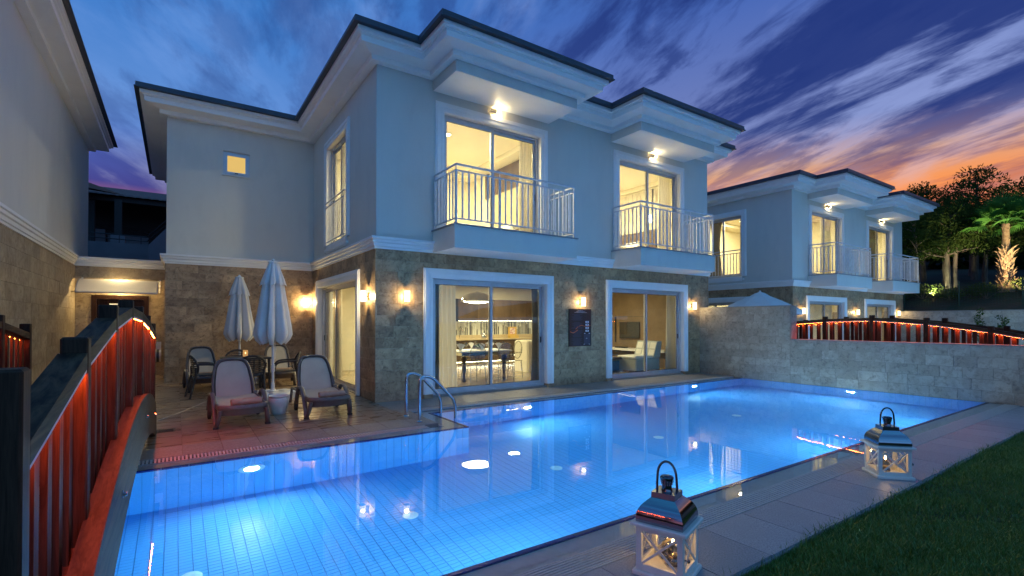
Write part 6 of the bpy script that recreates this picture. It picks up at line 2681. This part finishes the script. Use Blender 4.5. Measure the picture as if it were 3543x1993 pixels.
pines = [pine_meshes(101), pine_meshes(202), pine_meshes(303, 4.8)]
TREES = [(28.2, .1, 1.02, 0, .3, 'slender pine with bare forked lower trunk nearest the neighbouring balcony'),
         (28.6, -1.05, 1.0, 1, 1.9, 'pine with pale paired trunk left of the palm'),
         (28.85, -1.25, .9, 2, 4.4, 'leaning pine sharing its spot with the pale trunked pine'),
         (31.5, -1.8, 1.0, 0, 2.9, 'pine standing behind the palm fronds'),
         (30.5, -6.0, 1.05, 1, 5.1, 'pine at the picture edge behind the palm trunk'),
         (32.0, .9, 1.15, 2, .8, 'taller pine behind the neighbouring balcony roof'),
         (35.0, -2.9, 1.3, 1, 3.3, 'large dark pine higher up the slope above the palm'),
         (36.0, -.2, 1.3, 0, 5.9, 'large dark pine higher up the slope above the pale trunk'),
         (38.0, -5.4, 1.4, 2, 2.2, 'large dark pine up the slope at the picture edge'),
         (29.6, .9, 1.05, 2, 1.1, 'leafy pine close behind the slender pine'),
         (30.2, -.5, 1.1, 1, 4.0, 'leafy pine filling the gap behind the paired trunk'),
         (33.0, -3.9, 1.2, 0, .4, 'dark pine behind the palm crown'),
         (33.5, -.9, 1.25, 2, 3.9, 'dark pine rising behind the leafy pines'),
         (34.0, 2.0, 1.3, 1, 2.4, 'dark pine behind the neighbouring roof corner')]
for (x, y, s_, k_, rz, lab) in TREES:
    t_ = empty('pine_tree', (x, y, hz(x, y) - .08), rz, lab, 'tree', 'pines on the hillside')
    t_.scale = (s_, s_, s_)
    link('trunk', pines[k_][0], t_)
    link('crown', pines[k_][1], t_)

# distant wooded ridge, one mass
rs_ = random.Random(77)
cl_ = []
for i in range(260):
    x = rs_.uniform(40, 74)
    y = rs_.uniform(-14, 22)
    cl_.append(((x, y, hz(x, y) + rs_.uniform(1.0, 3.6)), rs_.uniform(1.1, 2.0)))
V, F = cards(cl_, 34, .55, .20, 9)
wo_ = link('woodland', np_mesh('woodland', V, F, M['pine']))
tag(wo_, 'dark wooded ridge against the orange evening sky', 'woodland', kind='stuff')

# shrubs under the trees
for i, (x, y, r_, lab) in enumerate(((27.3, -2.7, .75, 'yellow green shrub behind the fence beside the green post'), (28.0, -4.0, .85, 'leafy shrub at the foot of the palm'),
                                     (27.3, -.4, .8, 'low grey green shrub behind the fence below the slender pine'), (27.2, .9, .7, 'low dark shrub beside the neighbouring villa end'),
                                     (28.6, -5.4, .8, 'broad shrub at the picture edge beyond the palm'), (27.0, -1.5, .5, 'small shrub between the fence and the pale trunk'))):
    z = hz(x, y)
    rg_ = random.Random(i)
    cl = [((rg_.uniform(-.6, .6) * r_, rg_.uniform(-.7, .7) * r_, rg_.uniform(.15, .75) * r_), rg_.uniform(.25, .42) * r_ * 1.3) for _ in range(12)]
    V, F = cards(cl, 190, .09, .022, i + 40)
    s_ = empty('shrub', (x, y, z), 0, lab, 'shrub', 'shrubs along the fence')
    link('foliage', np_mesh('foliage', V, F, M['shrubleaf']), s_)
    q = MB()
    for c, rr in cl[:7]:
        q.tube([(0, 0, -.05), (c[0] * .5, c[1] * .5, c[2] * .5), c], [.02, .014, .006], 5)
    q.build('stem', M['bark'], s_, local=True)
# slim young cypresses before the retaining wall
for i, (y, h, lab) in enumerate(((-3.05, 1.3, 'taller young conifer in front of the retaining wall'), (-3.75, .95, 'shorter young conifer in front of the retaining wall'))):
    x = 24.6
    cl = [((random.Random(i * 9 + j).uniform(-.1, .1), random.Random(i * 7 + j).uniform(-.12, .12), 1.0 + h * j / 9), .20 - .015 * j) for j in range(9)]
    V, F = cards(cl, 700, .08, .02, 90 + i)
    s_ = empty('young_conifer', (x, y, -.1), 0, lab, 'conifer', 'young conifers by the retaining wall')
    link('foliage', np_mesh('foliage', V, F, M['pine']), s_)
    MB().tube([(0, 0, 0), (0, 0, 1.0 + h)], [.03, .008], 6).build('stem', M['bark'], s_, True, local=True)

# ---- floodlit fan palm
PXP, PYP = 28.4, -3.15
PZ = hz(PXP, PYP) - .05
pa = empty('palm_tree', (PXP, PYP, PZ), 0, 'floodlit fan palm with shaggy trunk on the hillside', 'palm tree')
M['palmbark'] = pbr('palm_bark', (0.36, 0.24, 0.13), 0.9, var=(12, (0.22, 0.13, 0.07), 0.4, 0.65), bump=(25, .8, .03))
M['palmleaf'] = leaf_mat('palm_leaf', (0.06, 0.18, 0.03), (0.11, 0.27, 0.06))
TH = 3.15
MB().lathe([(.30, 0), (.27, .3), (.24, 1.0), (.22, 1.8), (.15, 1.95), (.13, 2.7), (.14, TH)], 14).build('trunk', M['palmbark'], pa, True, local=True)
bt = MB()
bt.add([(-.09, 0, 0), (.09, 0, 0), (.05, .10, .13), (.016, .26, .20), (-.016, .26, .20), (-.05, .10, .13), (0, .05, .02), (0, .12, .10)], [(0, 1, 6), (1, 2, 7, 6), (2, 3, 4, 5, 7), (5, 0, 6, 7), (0, 1, 2, 3, 4, 5)])
btm = bt.mesh('leaf_base', M['palmbark'])
rg_ = random.Random(8)
for i in range(150):
    z = .08 + (1.88 if i < 120 else 0) * (i / 120 if i < 120 else 0)
    if i >= 120:
        z = 1.95 + (i - 120) / 30 * 1.1
    a = i * 2.39996
    r_ = (.25 - .03 * z / 1.9) if i < 120 else .12
    s_ = rg_.uniform(.75, 1.25) * (1.0 if i < 120 else .45)
    ls = .75 if rg_.random() > .08 else 1.25
    link('leaf_base', btm, pa, (r_ * math.cos(a), r_ * math.sin(a), z), (rg_.uniform(.0, .7), 0, a - PI / 2), (s_, s_ * ls, s_))


def frond_mesh():
    V, F = [], []
    k = 0
    n = 26
    st = [Vector((0, 0, 0)), Vector((0, .35, .05)), Vector((0, .75, .06))]
    for i in range(2):
        a, b_ = st[i], st[i + 1]
        V += [a + Vector((-.014, 0, 0)), a + Vector((.014, 0, 0)), b_ + Vector((.010, 0, 0)), b_ + Vector((-.010, 0, 0))]
        F.append((k, k + 1, k + 2, k + 3))
        k += 4
    for i in range(n):
        a = -1.75 + 3.5 * i / (n - 1)
        L = .78 * (1 - .20 * abs(a) / 1.75)
        d = Vector((math.sin(a), math.cos(a), 0))
        p = Vector((-d.y, d.x, 0))
        o_ = Vector((0, .72, .06))
        m_ = o_ + d * L * .55 + Vector((0, 0, .05 - .05 * abs(a)))
        e = o_ + d * L + Vector((0, 0, -.12 - .10 * abs(a)))
        V += [o_ + p * .006, m_ + p * .030, e, m_ - p * .030 + Vector((0, 0, -.02)), o_ - p * .006]
        F.append((k, k + 1, k + 2, k + 3, k + 4))
        k += 5
    q_ = MB()
    q_.add(V, F)
    return q_.mesh('frond', M['palmleaf'])


fm = frond_mesh()
for i in range(30):
    a = i * 2.39996
    el = R(82 - 95 * (i / 29) ** 1.1)
    s_ = rg_.uniform(.85, 1.1)
    link('frond', fm, pa, (.05 * math.cos(a), .05 * math.sin(a), TH - .02), (el, rg_.uniform(-.15, .15), a - PI / 2), (s_, s_, s_))
# garden floodlights that light the palm and the pines
M['floodlens'] = emis('flood_lens', (1.0, .78, .45), 30.0)


def flood(x, y, tx_, ty_, tz_, power, col, label, spot=(R(70), .6)):
    z = hz(x, y) + .25 if x > 25.6 else .1
    o = empty('garden_floodlight', (x, y, z - .25), 0, label, 'floodlight', 'garden floodlights on the hillside')
    MB().tube([(0, 0, 0), (0, 0, .2)], .015, 6).build('stake', M['rubber'], o, True, local=True)
    MB().lathe([(.03, .14), (.055, .18), (.06, .26)], 14, caps=False).build('housing', M['rubber'], o, True, local=True)
    MB().lathe([(.001, .235), (.055, .235)], 14, caps=False).build('lens', M['floodlens'], o, local=True)
    d = (Vector((tx_, ty_, tz_)) - Vector((x, y, z))).normalized()
    l_ = lamp('beam', 'SPOT', (x, y, z + .03), power, col, o, .05, spot=spot)
    l_.rotation_euler = d.to_track_quat('-Z', 'Y').to_euler()
    return o


flood(PXP - 2.0, PYP - 1.2, PXP, PYP, PZ + 2.4, 1300, (1.0, .76, .44), 'garden floodlight aimed at the palm trunk', (R(75), .7))
flood(26.75, -5.2, PXP, PYP, PZ + 3.2, 480, (.95, 1.0, .60), 'garden floodlight aimed up at the palm crown', (R(60), .8))
flood(26.9, -.9, 30.4, -.4, 6.4, 520, (.95, .95, .55), 'garden floodlight aimed up into the pines', (R(95), .9))

# ================================================================== dark house seen through the gap
gh_ = empty('house', (-4.5, 18.5, 0), label='unlit dark house with tiled roof and balconies beyond the passage', cat='house')
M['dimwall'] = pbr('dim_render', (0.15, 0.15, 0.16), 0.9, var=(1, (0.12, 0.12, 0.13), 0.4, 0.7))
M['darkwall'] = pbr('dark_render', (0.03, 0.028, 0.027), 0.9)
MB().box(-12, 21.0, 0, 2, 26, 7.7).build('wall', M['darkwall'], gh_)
rfm = MB()
rfm.add([(-12.5, 18.0, 7.0), (2.5, 18.0, 7.0), (2.5, 26, 9.0), (-12.5, 26, 9.0)], [(0, 1, 2, 3)])
vs, fs = [], []
for i in range(100):
    x = -12.5 + 15 * i / 99
    w_ = .05 if i % 2 else 0
    vs += [(x, 17.95, 6.98 + w_), (x, 18.4, 7.13 + w_)]
rfm.add(vs, [(2 * i, 2 * i + 2, 2 * i + 3, 2 * i + 1) for i in range(99)])
rfm.add([(-12, 16.0, 7.05), (-6.0, 16.8, 6.95), (-5.0, 18.0, 7.05), (-12, 19, 9.5)], [(0, 1, 2, 3)])
rfm.build('roof', M['roof'], gh_)
MB().box(-12, 18.2, 6.78, 2, 18.4, 6.97).build('roof_beam', M['darkwall'], gh_)
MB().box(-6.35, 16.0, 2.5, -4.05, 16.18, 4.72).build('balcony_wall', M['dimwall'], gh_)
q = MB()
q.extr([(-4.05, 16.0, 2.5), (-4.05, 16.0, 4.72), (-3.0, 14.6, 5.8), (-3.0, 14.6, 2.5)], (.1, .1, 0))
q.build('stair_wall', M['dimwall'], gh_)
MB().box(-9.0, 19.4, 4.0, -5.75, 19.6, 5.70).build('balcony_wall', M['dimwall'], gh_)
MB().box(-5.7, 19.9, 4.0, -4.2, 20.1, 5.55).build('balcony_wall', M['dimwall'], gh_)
MB().box(-5.30, 17.8, 0, -5.05, 18.05, 6.8).build('column', M['darkwall'], gh_)
MB().box(-6.35, 18.3, 0, -6.0, 18.6, 6.8).build('column', M['darkwall'], gh_)
MB().box(-5.42, 17.7, 4.6, -4.93, 18.15, 5.25).build('column_base', M['dimwall'], gh_)
for zz in (4.86, 5.04):
    MB().tube([(-6.3, 16.4, zz), (-6.0, 16.1, zz + .03), (-4.1, 16.1, zz), (-3.0, 14.7, zz + 1.05)], .022, 6).build('handrail', M['rubber'], gh_, True)
for zz in (5.82, 5.98):
    MB().tube([(-9, 19.5, zz), (-4.3, 20.0, zz - .08), (-4.2, 20.6, zz - .1)], .022, 6).build('handrail', M['rubber'], gh_, True)
for x in (-5.9, -5.0, -4.3):
    MB().tube([(x, 16.1, 4.72), (x, 16.1, 5.04)], .015, 6).build('rail_post', M['rubber'], gh_, True)
